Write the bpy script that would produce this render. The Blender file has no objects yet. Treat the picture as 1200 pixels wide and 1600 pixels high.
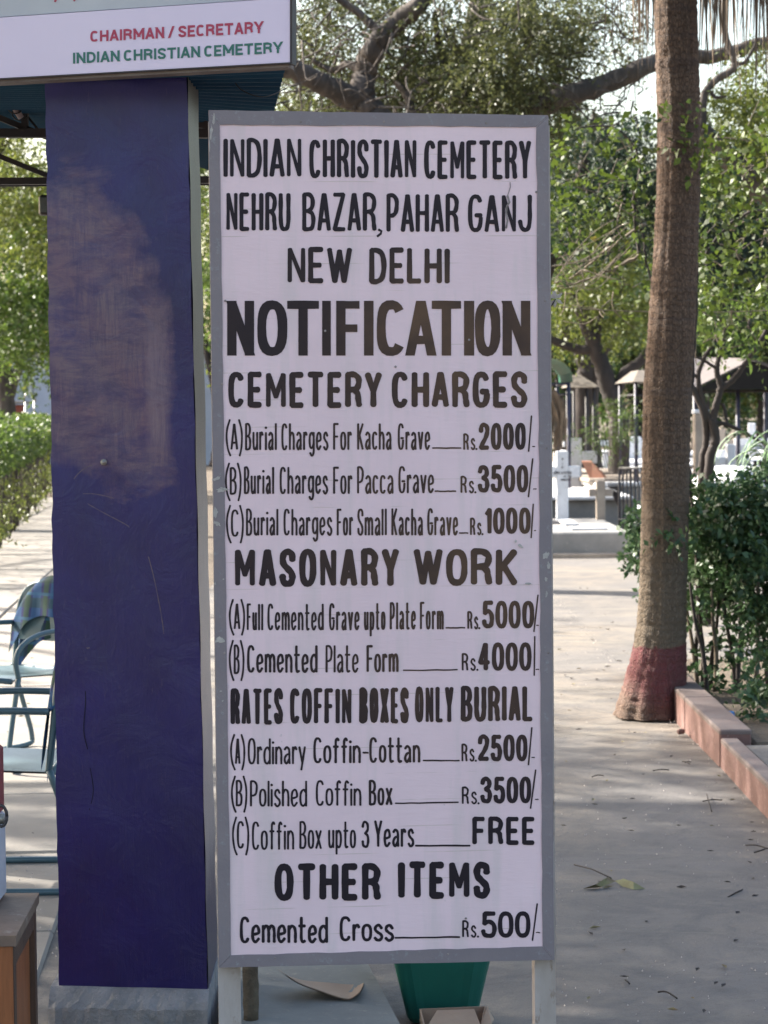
import bpy, math, random
import numpy as np
from mathutils import Vector

random.seed(7)
rng = np.random.default_rng(7)
sc = bpy.context.scene
C = sc.collection
R = math.radians

# ------------------------------------------------------------------ camera
FPX = 3500.0
EYE = 1.5
PITCH = math.atan(157 / FPX)
ROLL = 0.0095
Fv = np.array([0, math.cos(PITCH), -math.sin(PITCH)])
R0 = np.array([1.0, 0, 0])
U0 = np.array([0, math.sin(PITCH), math.cos(PITCH)])
Rv = math.cos(ROLL) * R0 - math.sin(ROLL) * U0
Uv = math.sin(ROLL) * R0 + math.cos(ROLL) * U0
cam_d = bpy.data.cameras.new('camera')
cam = bpy.data.objects.new('camera', cam_d)
C.objects.link(cam)
cam_d.sensor_fit = 'HORIZONTAL'
cam_d.sensor_width = 36
cam_d.lens = 36 * FPX / 1200
cam_d.clip_start = 0.1
cam_d.clip_end = 2000
from mathutils import Matrix
cam.matrix_world = Matrix(((Rv[0], Uv[0], -Fv[0], 0), (Rv[1], Uv[1], -Fv[1], 0), (Rv[2], Uv[2], -Fv[2], EYE), (0, 0, 0, 1)))
cam_d.dof.use_dof = True
cam_d.dof.focus_distance = 4.8
cam_d.dof.aperture_fstop = 17
sc.camera = cam

# ------------------------------------------------------------------ world, sun, exposure
SUN_EL = R(34)
SUN_AZ = math.atan2(-0.86, 0.5)          # measured from +Y towards +X
w = bpy.data.worlds.new('World')
sc.world = w
w.use_nodes = True
nt = w.node_tree
nt.nodes.clear()
sky = nt.nodes.new('ShaderNodeTexSky')
sky.sky_type = 'NISHITA'
sky.sun_disc = False
sky.sun_elevation = SUN_EL
sky.sun_rotation = SUN_AZ
sky.dust_density = 4.0
sky.air_density = 1.3
sky.ozone_density = 1.0
bg = nt.nodes.new('ShaderNodeBackground')
bg.inputs[1].default_value = 0.12
wo = nt.nodes.new('ShaderNodeOutputWorld')
nt.links.new(sky.outputs[0], bg.inputs[0])
nt.links.new(bg.outputs[0], wo.inputs[0])
sun_d = bpy.data.lights.new('sun', 'SUN')
sun_d.energy = 5.0
sun_d.angle = R(0.55)
sun_d.color = (1.0, 0.95, 0.86)
sun = bpy.data.objects.new('sun', sun_d)
C.objects.link(sun)
sdir = Vector((math.sin(SUN_AZ) * math.cos(SUN_EL), math.cos(SUN_AZ) * math.cos(SUN_EL), math.sin(SUN_EL)))
sun.rotation_euler = sdir.to_track_quat('Z', 'Y').to_euler()
sun.location = (0, 0, 30)
sc.view_settings.view_transform = 'Standard'
sc.view_settings.look = 'None'
sc.view_settings.exposure = 1.85
sc.view_settings.gamma = 1.0
sc.view_settings.use_curve_mapping = False

# ------------------------------------------------------------------ pixel -> place helpers
def ray(px, py):
    return Fv + Rv * ((px - 600) / FPX) + Uv * ((800 - py) / FPX)
def P(px, py, d):
    r = ray(px, py)
    r = r * (d / r[1])
    return np.array([r[0], r[1], r[2] + EYE])
def G(px, py, h=0.0):
    r = ray(px, py)
    t = (h - EYE) / r[2]
    return np.array([r[0] * t, r[1] * t, h])

# ------------------------------------------------------------------ objects helpers
def tag(o, label=None, cat=None, group=None, kind=None):
    if label: o['label'] = label
    if cat: o['category'] = cat
    if group: o['group'] = group
    if kind: o['kind'] = kind
    return o
def thing(name, label, cat, loc=(0, 0, 0), group=None):
    o = bpy.data.objects.new(name, None)
    o.empty_display_size = 0.1
    C.objects.link(o)
    o.location = Vector([float(v) for v in loc])
    return tag(o, label, cat, group)
class MB:
    def __init__(s):
        s.v, s.f, s.sm = [], [], []
    def add(s, vs, fs, smooth=False):
        n = len(s.v)
        s.v += [tuple(float(c) for c in v) for v in vs]
        s.f += [tuple(i + n for i in f) for f in fs]
        s.sm += [smooth] * len(fs)
        return s
    def hexa(s, c8):   # bottom 4 (ccw) then top 4
        return s.add(c8, [(3, 2, 1, 0), (4, 5, 6, 7), (0, 1, 5, 4), (1, 2, 6, 5), (2, 3, 7, 6), (3, 0, 4, 7)])
    def box(s, c, sz, rz=0.0, bev=0.0):
        hx, hy, hz = sz[0] / 2, sz[1] / 2, sz[2] / 2
        cr, sr = math.cos(rz), math.sin(rz)
        def T(x, y, z): return (c[0] + x * cr - y * sr, c[1] + x * sr + y * cr, c[2] + z)
        if bev <= 0:
            return s.hexa([T(-hx, -hy, -hz), T(hx, -hy, -hz), T(hx, hy, -hz), T(-hx, hy, -hz), T(-hx, -hy, hz), T(hx, -hy, hz), T(hx, hy, hz), T(-hx, hy, hz)])
        b = bev
        rings = []
        for (z, i) in ((-hz, b), (-hz + b, 0), (hz - b, 0), (hz, b)):
            x, y = hx - i, hy - i
            k = b if i == 0 else b * 0.4
            rings.append([T(-x + k, -y, z), T(x - k, -y, z), T(x, -y + k, z), T(x, y - k, z), T(x - k, y, z), T(-x + k, y, z), T(-x, y - k, z), T(-x, -y + k, z)])
        vs = sum(rings, [])
        fs = [tuple(reversed(range(8))), tuple(range(24, 32))]
        for r_ in range(3):
            for j in range(8):
                a, b2 = r_ * 8 + j, r_ * 8 + (j + 1) % 8
                fs.append((a, b2, b2 + 8, a + 8))
        return s.add(vs, fs)
    def tube(s, pts, rad, n=8, cap=True):
        pts = [np.array(p, float) for p in pts]
        m = len(pts)
        if not hasattr(rad, '__len__'): rad = [rad] * m
        vs, fs = [], []
        prev = None
        for i, p in enumerate(pts):
            t = pts[min(i + 1, m - 1)] - pts[max(i - 1, 0)]
            t = t / (np.linalg.norm(t) + 1e-9)
            if prev is None:
                a = np.array([0, 0, 1.0]) if abs(t[2]) < 0.9 else np.array([1.0, 0, 0])
                u = np.cross(t, a)
            else:
                u = prev - t * np.dot(prev, t)
            u /= (np.linalg.norm(u) + 1e-9)
            prev = u
            v = np.cross(t, u)
            for k in range(n):
                a = 2 * math.pi * k / n
                vs.append(p + rad[i] * (math.cos(a) * u + math.sin(a) * v))
        for i in range(m - 1):
            for k in range(n):
                a, b = i * n + k, i * n + (k + 1) % n
                fs.append((a, b, b + n, a + n))
        if cap:
            fs.append(tuple(reversed(range(n))))
            fs.append(tuple(range((m - 1) * n, m * n)))
        return s.add(vs, fs, True)
    def slab(s, pts, th):       # flat polygon pts (list of 3d) with thickness vector th
        n = len(pts)
        th = np.array(th, float)
        vs = [np.array(p, float) for p in pts] + [np.array(p, float) + th for p in pts]
        fs = [tuple(range(n)), tuple(reversed(range(n, 2 * n)))]
        for i in range(n):
            j = (i + 1) % n
            fs.append((i, i + n, j + n, j))
        return s.add(vs, fs)
    def build(s, name, mat, parent=None, kind=None, label=None):
        me = bpy.data.meshes.new(name)
        off = np.array(parent.location) if parent is not None else np.zeros(3)
        if parent is not None and parent.parent is not None:
            off = off + np.array(parent.parent.location)
        me.from_pydata([(v[0] - off[0], v[1] - off[1], v[2] - off[2]) for v in s.v], [], s.f)
        me.polygons.foreach_set('use_smooth', s.sm)
        me.materials.append(mat)
        me.update()
        o = bpy.data.objects.new(name, me)
        C.objects.link(o)
        if parent is not None: o.parent = parent
        if kind: o['kind'] = kind
        if label: o['label'] = label
        return o
def spline(pts, k=6, closed=False):
    pts = [np.array(p, float) for p in pts]
    n = len(pts)
    out = []
    segs = n if closed else n - 1
    for i in range(segs):
        p0 = pts[(i - 1) % n] if (closed or i > 0) else pts[0]
        p1, p2 = pts[i % n], pts[(i + 1) % n]
        p3 = pts[(i + 2) % n] if (closed or i + 2 < n) else pts[-1]
        for j in range(k):
            t = j / k
            out.append(0.5 * ((2 * p1) + (-p0 + p2) * t + (2 * p0 - 5 * p1 + 4 * p2 - p3) * t * t + (-p0 + 3 * p1 - 3 * p2 + p3) * t ** 3))
    if not closed: out.append(pts[-1])
    return out
def copy_tree(o, parent=None):
    c = o.copy()
    C.objects.link(c)
    c.parent = parent
    for ch in list(o.children): copy_tree(ch, c)
    return c

# ------------------------------------------------------------------ materials
def newmat(name):
    m = bpy.data.materials.new(name)
    m.use_nodes = True
    n = m.node_tree.nodes
    return m, n, m.node_tree.links, n['Principled BSDF']
def ramp(n, stops):
    r = n.new('ShaderNodeValToRGB')
    e = r.color_ramp.elements
    while len(e) < len(stops): e.new(0.5)
    for i, (p, c) in enumerate(stops):
        e[i].position = p
        e[i].color = (c, c, c, 1) if not hasattr(c, '__len__') else (*c, 1)
    return r
def texco(n, l, scale=(1, 1, 1), rot=(0, 0, 0)):
    t = n.new('ShaderNodeTexCoord')
    mp = n.new('ShaderNodeMapping')
    mp.inputs['Scale'].default_value = scale
    mp.inputs['Rotation'].default_value = rot
    l.new(t.outputs['Object'], mp.inputs[0])
    return mp.outputs[0]
def noise(n, l, co, scale, detail=4, rough=0.55, dist=0.0):
    t = n.new('ShaderNodeTexNoise')
    t.inputs['Scale'].default_value = scale
    t.inputs['Detail'].default_value = detail
    t.inputs['Roughness'].default_value = rough
    t.inputs['Distortion'].default_value = dist
    l.new(co, t.inputs['Vector'])
    return t.outputs[0]
def mixc(n, l, fac, a, b):
    m = n.new('ShaderNodeMix')
    m.data_type = 'RGBA'
    if hasattr(fac, 'links'): l.new(fac, m.inputs[0])
    else: m.inputs[0].default_value = fac
    for s, i in ((a, 6), (b, 7)):
        if hasattr(s, 'links'): l.new(s, m.inputs[i])
        else: m.inputs[i].default_value = (*s, 1)
    return m.outputs[2]
def math_(n, l, op, a, b=0.5):
    m = n.new('ShaderNodeMath')
    m.operation = op
    for s, i in ((a, 0), (b, 1)):
        if hasattr(s, 'links'): l.new(s, m.inputs[i])
        else: m.inputs[i].default_value = s
    return m.outputs[0]
def bumpn(n, l, h, strength, dist, bsdf):
    b = n.new('ShaderNodeBump')
    b.inputs['Strength'].default_value = strength
    b.inputs['Distance'].default_value = dist
    l.new(h, b.inputs['Height'])
    l.new(b.outputs[0], bsdf.inputs['Normal'])
def mat(name, c1, c2=None, scale=8, rough=0.7, metal=0.0, bump=0.3, bd=0.004, stretch=(1, 1, 1), c3=None, s3=40, spec=0.5, lo=0.35, hi=0.65, bs=None):
    m, n, l, b = newmat(name)
    co = texco(n, l, stretch)
    c2 = c2 or tuple(x * 0.75 for x in c1)
    f = noise(n, l, co, scale, 6, 0.6)
    rr = ramp(n, [(lo, 0.0), (hi, 1.0)])
    l.new(f, rr.inputs[0])
    col = mixc(n, l, rr.outputs[0], c1, c2)
    f2 = noise(n, l, co, s3, 5, 0.7)
    if c3:
        r3 = ramp(n, [(0.58, 0.0), (0.72, 1.0)])
        l.new(f2, r3.inputs[0])
        col = mixc(n, l, r3.outputs[0], col, c3)
    l.new(col, b.inputs['Base Color'])
    b.inputs['Roughness'].default_value = rough
    b.inputs['Metallic'].default_value = metal
    b.inputs['Specular IOR Level'].default_value = spec
    hb = noise(n, l, co, bs or s3, 5, 0.7)
    bumpn(n, l, hb, bump, bd, b)
    return m
def leafmat(name, dark, light, yellow, trans=0.35, rough=0.45, spec=0.4):
    m, n, l, b = newmat(name)
    at = n.new('ShaderNodeAttribute')
    at.attribute_name = 'tint'
    rr = ramp(n, [(0.0, dark), (0.55, light), (0.93, light), (1.0, yellow)])
    l.new(at.outputs['Fac'], rr.inputs[0])
    l.new(rr.outputs[0], b.inputs['Base Color'])
    b.inputs['Roughness'].default_value = rough
    b.inputs['Specular IOR Level'].default_value = spec
    tr = n.new('ShaderNodeBsdfTranslucent')
    hs = n.new('ShaderNodeHueSaturation')
    hs.inputs['Saturation'].default_value = 1.0
    hs.inputs['Value'].default_value = 1.5
    l.new(rr.outputs[0], hs.inputs['Color'])
    l.new(hs.outputs[0], tr.inputs[0])
    mx = n.new('ShaderNodeMixShader')
    mx.inputs[0].default_value = trans
    out = n['Material Output']
    l.new(b.outputs[0], mx.inputs[1])
    l.new(tr.outputs[0], mx.inputs[2])
    l.new(mx.outputs[0], out.inputs[0])
    return m

# ------------------------------------------------------------------ foliage
def leaf_cloud(name, parent, cl, leaf, mat_, seed=0, sprig=0.25, per=10, asp=0.45, droop=0.3, shell=0.5, kind='stuff', jit=0.5, fold=0.25):
    """cl: (centre, (rx,ry,rz), n_sprigs).  Every leaf is a folded diamond."""
    r = np.random.default_rng(seed)
    cen, dirs, lit = [], [], []
    for c, rad, n in cl:
        n = int(n)
        v = r.normal(size=(n, 3)); v /= np.linalg.norm(v, axis=1)[:, None]
        u = r.random(n) ** (1 / 3.0)
        u = u * (1 - shell) + shell * (0.75 + 0.3 * r.random(n))
        p = v * u[:, None]
        # clumpiness: push away from random void centres
        vo = r.normal(size=(7, 3)); vo = vo / np.linalg.norm(vo, axis=1)[:, None] * 0.8
        keep = np.ones(n, bool)
        for q in vo: keep &= (np.linalg.norm(p - q, axis=1) > 0.26)
        p = p[keep]; v = v[keep]
        d = v * 0.8 + r.normal(size=p.shape) * 0.7
        d[:, 2] -= droop
        d /= np.linalg.norm(d, axis=1)[:, None]
        cen.append(np.array(c) + p * np.array(rad)); dirs.append(d)
        lit.append(np.repeat(r.random() * 0.25, len(p)))  # random tint offset shared by all leaves of a clump
    cen = np.concatenate(cen); dirs = np.concatenate(dirs); lit = np.concatenate(lit)
    n = len(cen)
    t = np.tile((np.arange(per) + 0.5) / per, (n, 1)) + (r.random((n, per)) - 0.5) * 0.1
    side = np.where(np.arange(per) % 2 == 0, 1.0, -1.0)[None, :]
    a = np.cross(dirs, r.normal(size=(n, 3))); a /= (np.linalg.norm(a, axis=1)[:, None] + 1e-9)
    L = sprig * (0.6 + 0.8 * r.random((n, 1)))
    base = cen[:, None, :] + dirs[:, None, :] * (t * L)[..., None]
    base[..., 2] -= (t ** 2 * L) * droop
    ld = a[:, None, :] * side[..., None] + dirs[:, None, :] * 0.7 + r.normal(size=(n, per, 3)) * jit
    ld[..., 2] -= droop * 0.6
    base = base.reshape(-1, 3); ld = ld.reshape(-1, 3)
    ld /= np.linalg.norm(ld, axis=1)[:, None]
    N = len(base)
    nr = r.normal(size=(N, 3)); nr[:, 2] += 1.0
    sd = np.cross(ld, nr); sd /= (np.linalg.norm(sd, axis=1)[:, None] + 1e-9)
    up = np.cross(sd, ld)
    s = leaf * (0.6 + 0.7 * r.random(N))[:, None]
    v0 = base; v2 = base + ld * s
    mid = base + ld * s * 0.45 + up * s * fold * 0.5
    v1 = mid + sd * s * asp * 0.5 ; v3 = mid - sd * s * asp * 0.5
    V = np.stack([v0, v1, v2, v3], 1).reshape(-1, 3)
    off = np.array(parent.location) if parent is not None else np.zeros(3)
    V = V - off
    me = bpy.data.meshes.new(name)
    me.vertices.add(4 * N); me.vertices.foreach_set('co', V.astype(np.float32).ravel())
    me.loops.add(4 * N); me.loops.foreach_set('vertex_index', np.arange(4 * N, dtype=np.int32))
    me.polygons.add(N); me.polygons.foreach_set('loop_start', np.arange(0, 4 * N, 4, dtype=np.int32))
    me.polygons.foreach_set('loop_total', np.full(N, 4, np.int32))
    tint = np.clip(np.repeat(lit, per) + r.random(N) * 0.75, 0, 1)
    at = me.attributes.new('tint', 'FLOAT', 'POINT')
    at.data.foreach_set('value', np.repeat(tint, 4).astype(np.float32))
    me.update(calc_edges=True)
    me.materials.append(mat_)
    o = bpy.data.objects.new(name, me)
    C.objects.link(o)
    o.parent = parent
    if kind: o['kind'] = kind
    return o
def blob(px, py, d, rpx, rpy, rd, n):
    return (P(px, py, d), (rpx / FPX * d, rd, rpy / FPX * d), n)
def limb(pts, rad, name, parent, m, n=10, seed=1, wob=0.10):
    """pts: world points; smooth knobbly limb"""
    r = random.Random(seed)
    sp = spline(pts, 8)
    k = len(sp)
    rr = [rad[0] + (rad[1] - rad[0]) * i / (k - 1) for i in range(k)]
    sp = [p + np.array([r.uniform(-1, 1), r.uniform(-1, 1), r.uniform(-1, 1)]) * rr[i] * wob for i, p in enumerate(sp)]
    rr = [q * r.uniform(0.95, 1.06) for q in rr]
    mb = MB(); mb.tube(sp, rr, n)
    return mb.build(name, m, parent)

M = {}
M['bark'] = mat('bark', (0.10, 0.08, 0.068), (0.05, 0.04, 0.034), 6, 0.9, bump=1.0, bd=0.03, stretch=(1, 1, 0.25), s3=14, c3=(0.2, 0.17, 0.14), lo=0.42, hi=0.58)
M['bark_dark'] = mat('bark_dark', (0.06, 0.045, 0.04), (0.03, 0.024, 0.022), 6, 0.9, bump=0.8, bd=0.02, stretch=(1, 1, 0.3), s3=20)
M['twig'] = mat('twig', (0.2, 0.16, 0.12), (0.1, 0.08, 0.06), 20, 0.9)
M['leaf_fine'] = leafmat('leaf_fine', (0.026, 0.034, 0.012), (0.092, 0.100, 0.036), (0.19, 0.165, 0.08), 0.33)
M['leaf_yellow'] = leafmat('leaf_yellow', (0.030, 0.046, 0.010), (0.108, 0.128, 0.024), (0.25, 0.22, 0.06), 0.36)
M['leaf_green'] = leafmat('leaf_green', (0.012, 0.030, 0.012), (0.040, 0.070, 0.020), (0.2, 0.2, 0.05), 0.35)
M['leaf_bright'] = leafmat('leaf_bright', (0.024, 0.048, 0.012), (0.078, 0.118, 0.022), (0.26, 0.23, 0.06), 0.38, 0.45)
M['leaf_glossy'] = leafmat('leaf_glossy', (0.014, 0.036, 0.016), (0.052, 0.098, 0.036), (0.13, 0.19, 0.07), 0.15, 0.45, 0.4)
M['leaf_creeper'] = leafmat('leaf_creeper', (0.016, 0.034, 0.010), (0.078, 0.110, 0.017), (0.20, 0.17, 0.04), 0.30, 0.5)
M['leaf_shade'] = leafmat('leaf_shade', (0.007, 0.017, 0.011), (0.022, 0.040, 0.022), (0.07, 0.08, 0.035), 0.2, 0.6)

# ================================================================== GROUND
m, n, l, b = newmat('cement_ground')
co = texco(n, l)
f1 = noise(n, l, co, 0.55, 6, 0.65, 0.6); r1 = ramp(n, [(0.42, 0.0), (0.60, 1.0)]); l.new(f1, r1.inputs[0])
col = mixc(n, l, r1.outputs[0], (0.155, 0.140, 0.130), (0.20, 0.168, 0.135))
f2 = noise(n, l, co, 3.1, 7, 0.7, 0.8); r2 = ramp(n, [(0.44, 0.0), (0.60, 1.0)]); l.new(f2, r2.inputs[0])
col = mixc(n, l, r2.outputs[0], col, (0.125, 0.114, 0.106))
f3 = noise(n, l, co, 17, 6, 0.75); r3 = ramp(n, [(0.62, 0.0), (0.74, 0.75)]); l.new(f3, r3.inputs[0])
col = mixc(n, l, r3.outputs[0], col, (0.09, 0.07, 0.055))
fx = noise(n, l, texco(n, l, (0.9, 3.2, 1)), 1.7, 8, 0.7, 0.9); rx9 = ramp(n, [(0.52, 0.0), (0.66, 0.7)]); l.new(fx, rx9.inputs[0])
col = mixc(n, l, rx9.outputs[0], col, (0.215, 0.19, 0.155))
fy = noise(n, l, co, 45, 6, 0.8); ry9 = ramp(n, [(0.60, 0.0), (0.70, 0.8)]); l.new(fy, ry9.inputs[0])
col = mixc(n, l, ry9.outputs[0], col, (0.085, 0.075, 0.065))
f4 = noise(n, l, co, 260, 2, 0.6); r4 = ramp(n, [(0.35, 0.82), (0.65, 1.0)]); l.new(f4, r4.inputs[0])
mu = n.new('ShaderNodeMix'); mu.data_type = 'RGBA'; mu.blend_type = 'MULTIPLY'; mu.inputs[0].default_value = 1
l.new(col, mu.inputs[6]); l.new(r4.outputs[0], mu.inputs[7])
l.new(mu.outputs[2], b.inputs['Base Color'])
b.inputs['Roughness'].default_value = 0.85
hh = math_(n, l, 'ADD', noise(n, l, co, 7, 6, 0.7), math_(n, l, 'MULTIPLY', noise(n, l, co, 90, 4, 0.7), 0.25))
bumpn(n, l, hh, 0.5, 0.02, b)
M['cement'] = m
M['soil'] = mat('soil', (0.16, 0.12, 0.085), (0.09, 0.07, 0.05), 5, 0.95, bump=1.0, bd=0.03, s3=30, c3=(0.2, 0.17, 0.1))
M['slab_pave'] = mat('slab_pave', (0.26, 0.235, 0.205), (0.21, 0.185, 0.16), 2.5, 0.85, bump=0.4, bd=0.008, s3=22, c3=(0.24, 0.21, 0.17))

MB().add([(-300, -40, -0.03), (300, -40, -0.03), (300, 500, -0.03), (-300, 500, -0.03)], [(0, 1, 2, 3)]).build('ground', M['soil'], kind='structure')
# cement yard: gently uneven sheet
nx, ny = 60, 160
xs = np.linspace(-1.5, 3.4, nx); ys = np.linspace(2.5, 30, ny)
vs = []
for y in ys:
    for x in xs:
        z = 0.006 * math.sin(x * 1.7 + y * 0.9) + 0.005 * math.sin(y * 2.3 - x) - 0.006
        xx = x
        vs.append((xx, y, z))
fs = [(j * nx + i, j * nx + i + 1, (j + 1) * nx + i + 1, (j + 1) * nx + i) for j in range(ny - 1) for i in range(nx - 1)]
MB().add(vs, fs, True).build('cement_yard', M['cement'], kind='structure')
# slab paving on the left, each slab its own piece
pv = bpy.data.objects.new('pavement', None); C.objects.link(pv); pv['kind'] = 'structure'
slabm = MB().box((0, 0, -0.03), (1.172, 1.172, 0.06), 0, 0.008)
slabo = None
a = R(4.0)
ux, uy = np.array([math.cos(a), math.sin(a)]), np.array([-math.sin(a), math.cos(a)])
org = np.array([-0.965, 6.45])
for j in range(-3, 29):
    for i in range(-5, 0):
        c = org + ux * (i + 0.5) * 1.185 + uy * (j + 0.5) * 1.185
        if c[1] > 30 and i > -2: pass
        if slabo is None:
            slabo = slabm.build('paving_slab', M['slab_pave'], pv)
            s = slabo
        else:
            s = slabo.copy(); C.objects.link(s)
        s.location = (c[0], c[1], random.uniform(-0.004, 0.004) + 0.002)
        s.rotation_euler = (random.uniform(-.002, .002), random.uniform(-.002, .002), a + random.choice([0, 1, 2, 3]) * math.pi / 2)
# red-brown painted kerb along the planted bed
M['kerb'] = mat('kerb_paint', (0.20, 0.108, 0.092), (0.155, 0.08, 0.07), 9, 0.8, bump=0.6, bd=0.005, s3=45, c3=(0.36, 0.29, 0.25))
M['kerb_top'] = mat('kerb_top', (0.17, 0.135, 0.125), (0.15, 0.11, 0.10), 7, 0.85, bump=0.5, bd=0.005, s3=40, c3=(0.20, 0.17, 0.15))
kb = bpy.data.objects.new('kerb', None); C.objects.link(kb); kb['kind'] = 'structure'
def kblock(y0, y1, x0, wd, h):
    o = MB().box((x0 + wd / 2, (y0 + y1) / 2, (h - 0.012) / 2 - 0.05), (wd, y1 - y0, h + 0.088), 0, 0.007).build('kerb_stone', M['kerb'], kb)
    MB().box((x0 + wd / 2 + 0.001, (y0 + y1) / 2, h - 0.012), (wd + 0.003, y1 - y0 + .002, 0.026), 0, 0.006).build('kerb_coping', M['kerb_top'], kb)
for y0 in (9.36, 10.45, 11.55): kblock(y0, y0 + 1.075, 1.40, 0.135, 0.15)
for k, y0 in enumerate((4.0, 5.35, 6.7, 8.03)): kblock(y0, y0 + 1.31, 1.403, 0.07, 0.112 + 0.006 * (k % 2))
MB().box((2.55, 6.35, 0.045), (2.12, 5.9, 0.10), 0, 0.01).build('cement_apron', M['cement'], kind='structure')
MB().box((3.04, 11.0, 0.03), (2.97, 3.2, 0.12), 0, 0.01).build('flower_bed', M['soil'], kind='structure')

# ================================================================== NOTICE BOARD
BD0, BD1 = 4.66, 4.72        # depth of left and right edge
pA, pB, pC_ = P(326, 172, BD0), P(857, 180, BD1), P(342, 1512, BD0 + 0.02)
nrm = np.cross(pB - pA, pC_ - pA); nrm /= np.linalg.norm(nrm)
if nrm[1] > 0: nrm = -nrm       # towards the camera
def onb(px, py, off=0.0):
    r = ray(px, py); o = np.array([0, 0, EYE])
    t = np.dot(pA + nrm * off - o, nrm) / np.dot(r, nrm)
    return o + r * t
nb = thing('notice_board', 'tall white hand painted notice board with grey border listing cemetery charges', 'notice board', (0.0, 4.7, 0))
m, n, l, b = newmat('board_white')
co = texco(n, l)
f = noise(n, l, co, 3.5, 5, 0.6); rr = ramp(n, [(0.3, 0.0), (0.75, 1.0)]); l.new(f, rr.inputs[0])
col = mixc(n, l, rr.outputs[0], (0.87, 0.66, 0.70), (0.76, 0.57, 0.60))
sxy = n.new('ShaderNodeSeparateXYZ'); l.new(co, sxy.inputs[0])
# thin faint guide lines ruled for the lettering, broken up by noise
gl = math_(n, l, 'FRACT', math_(n, l, 'MULTIPLY', sxy.outputs[2], 1 / 0.0565))
gl = math_(n, l, 'LESS_THAN', gl, 0.035)
gm = noise(n, l, texco(n, l, (6, 1, 40)), 1.0, 3); gr = ramp(n, [(0.53, 0.0), (0.62, 0.42)]); l.new(gm, gr.inputs[0])
col = mixc(n, l, math_(n, l, 'MULTIPLY', gl, gr.outputs[0]), col, (0.45, 0.36, 0.27))
sp = noise(n, l, co, 38, 3, 0.5); sr = ramp(n, [(0.76, 0.0), (0.80, 0.55)]); l.new(sp, sr.inputs[0])
col = mixc(n, l, sr.outputs[0], col, (0.42, 0.38, 0.36))
st = noise(n, l, texco(n, l, (14, 14, 1.4)), 1.6, 5, 0.6); sr2 = ramp(n, [(0.50, 0.0), (0.72, 0.5)]); l.new(st, sr2.inputs[0])
col = mixc(n, l, sr2.outputs[0], col, (0.62, 0.54, 0.52))
l.new(col, b.inputs['Base Color']); b.inputs['Roughness'].default_value = 0.42
bumpn(n, l, noise(n, l, texco(n, l, (1, 1, 5)), 30, 4, 0.6), 0.25, 0.002, b)
M['board'] = m
M['frame'] = mat('frame_grey', (0.235, 0.20, 0.21), (0.205, 0.175, 0.19), 7, 0.5, bump=0.4, bd=0.003, s3=60, c3=(0.27, 0.275, 0.28))
M['chip'] = mat('chipped_paint', (0.50, 0.46, 0.42), (0.34, 0.32, 0.30), 40, 0.8, bump=0.6)
M['leg'] = mat('leg_wood', (0.52, 0.46, 0.43), (0.38, 0.32, 0.28), 9, 0.75, bump=0.6, bd=0.004, stretch=(1, 1, 0.35), s3=38, c3=(0.2, 0.13, 0.08))
back = -nrm * 0.02
MB().slab([onb(331, 178), onb(853, 185), onb(861, 1494), onb(347, 1507)], back).build('board_panel', M['board'], nb)
# wavy inner edge of the grey border: four members, butted, 2.5 mm proud
def wavy(p0, p1, k, amp, seed):
    r = random.Random(seed)
    return [(p0[0] + (p1[0] - p0[0]) * i / k + r.uniform(-amp, amp) * (0 < i < k), p0[1] + (p1[1] - p0[1]) * i / k + r.uniform(-amp, amp) * (0 < i < k)) for i in range(k + 1)]
def member(outer, inner):
    pts = outer + inner[::-1]
    k = len(outer)
    mb = MB()
    fr = [onb(x, y, 0.0025) for x, y in outer] + [onb(x, y, 0.0025) for x, y in inner]
    bk = [p - nrm * 0.034 for p in fr]
    nn = len(fr)
    fs = []
    for i in range(k - 1):
        fs.append((i, i + 1, k + i + 1, k + i))
        fs.append((nn + i, nn + k + i, nn + k + i + 1, nn + i + 1))
        fs.append((i, nn + i, nn + i + 1, i + 1))
        fs.append((k + i, k + i + 1, nn + k + i + 1, nn + k + i))
    fs.append((0, k, nn + k, nn)); fs.append((k - 1, nn + k - 1, nn + 2 * k - 1, 2 * k - 1))
    mb.add(fr + bk, fs)
    return mb
K = 22
member(wavy((326, 172), (857, 180), K, 0.5, 1), wavy((343.5, 195), (838, 198), K, 0.7, 2)).build('frame', M['frame'], nb)
member(wavy((342, 1512), (866, 1500), K, 0.4, 3), wavy((361, 1493), (848, 1479), K, 0.8, 4)).build('frame', M['frame'], nb)
member(wavy((326, 172.6), (342, 1511.4), K * 2, 0.4, 5), wavy((343.3, 195.5), (360.8, 1492.6), K * 2, 0.6, 6)).build('frame', M['frame'], nb)
member(wavy((857, 180.6), (866, 1499.4), K * 2, 0.4, 7), wavy((838.2, 198.5), (848.2, 1478.6), K * 2, 0.9, 8)).build('frame', M['frame'], nb)
def leg(x0, x1, x0b, x1b, yt, yb):
    q = [onb(x0, yt, -0.036), onb(x1, yt, -0.036), onb(x1b, yb, -0.036), onb(x0b, yb, -0.036)]
    z = 0.0
    for i in (2, 3):
        q[i] = q[i - 2 if i == 2 else 0] * 0 + q[i]
    # carry down to the ground
    def down(a, c):
        t = (-0.01 - a[2]) / (c[2] - a[2]); return a + (c - a) * t
    q[2], q[3] = down(q[1], q[2]), down(q[0], q[3])
    MB().slab(q, -nrm * 0.04).build('leg', M['leg'], nb)
leg(325.5, 360, 342, 377, 190, 1600)
leg(826, 859, 836, 869, 196, 1600)
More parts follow.
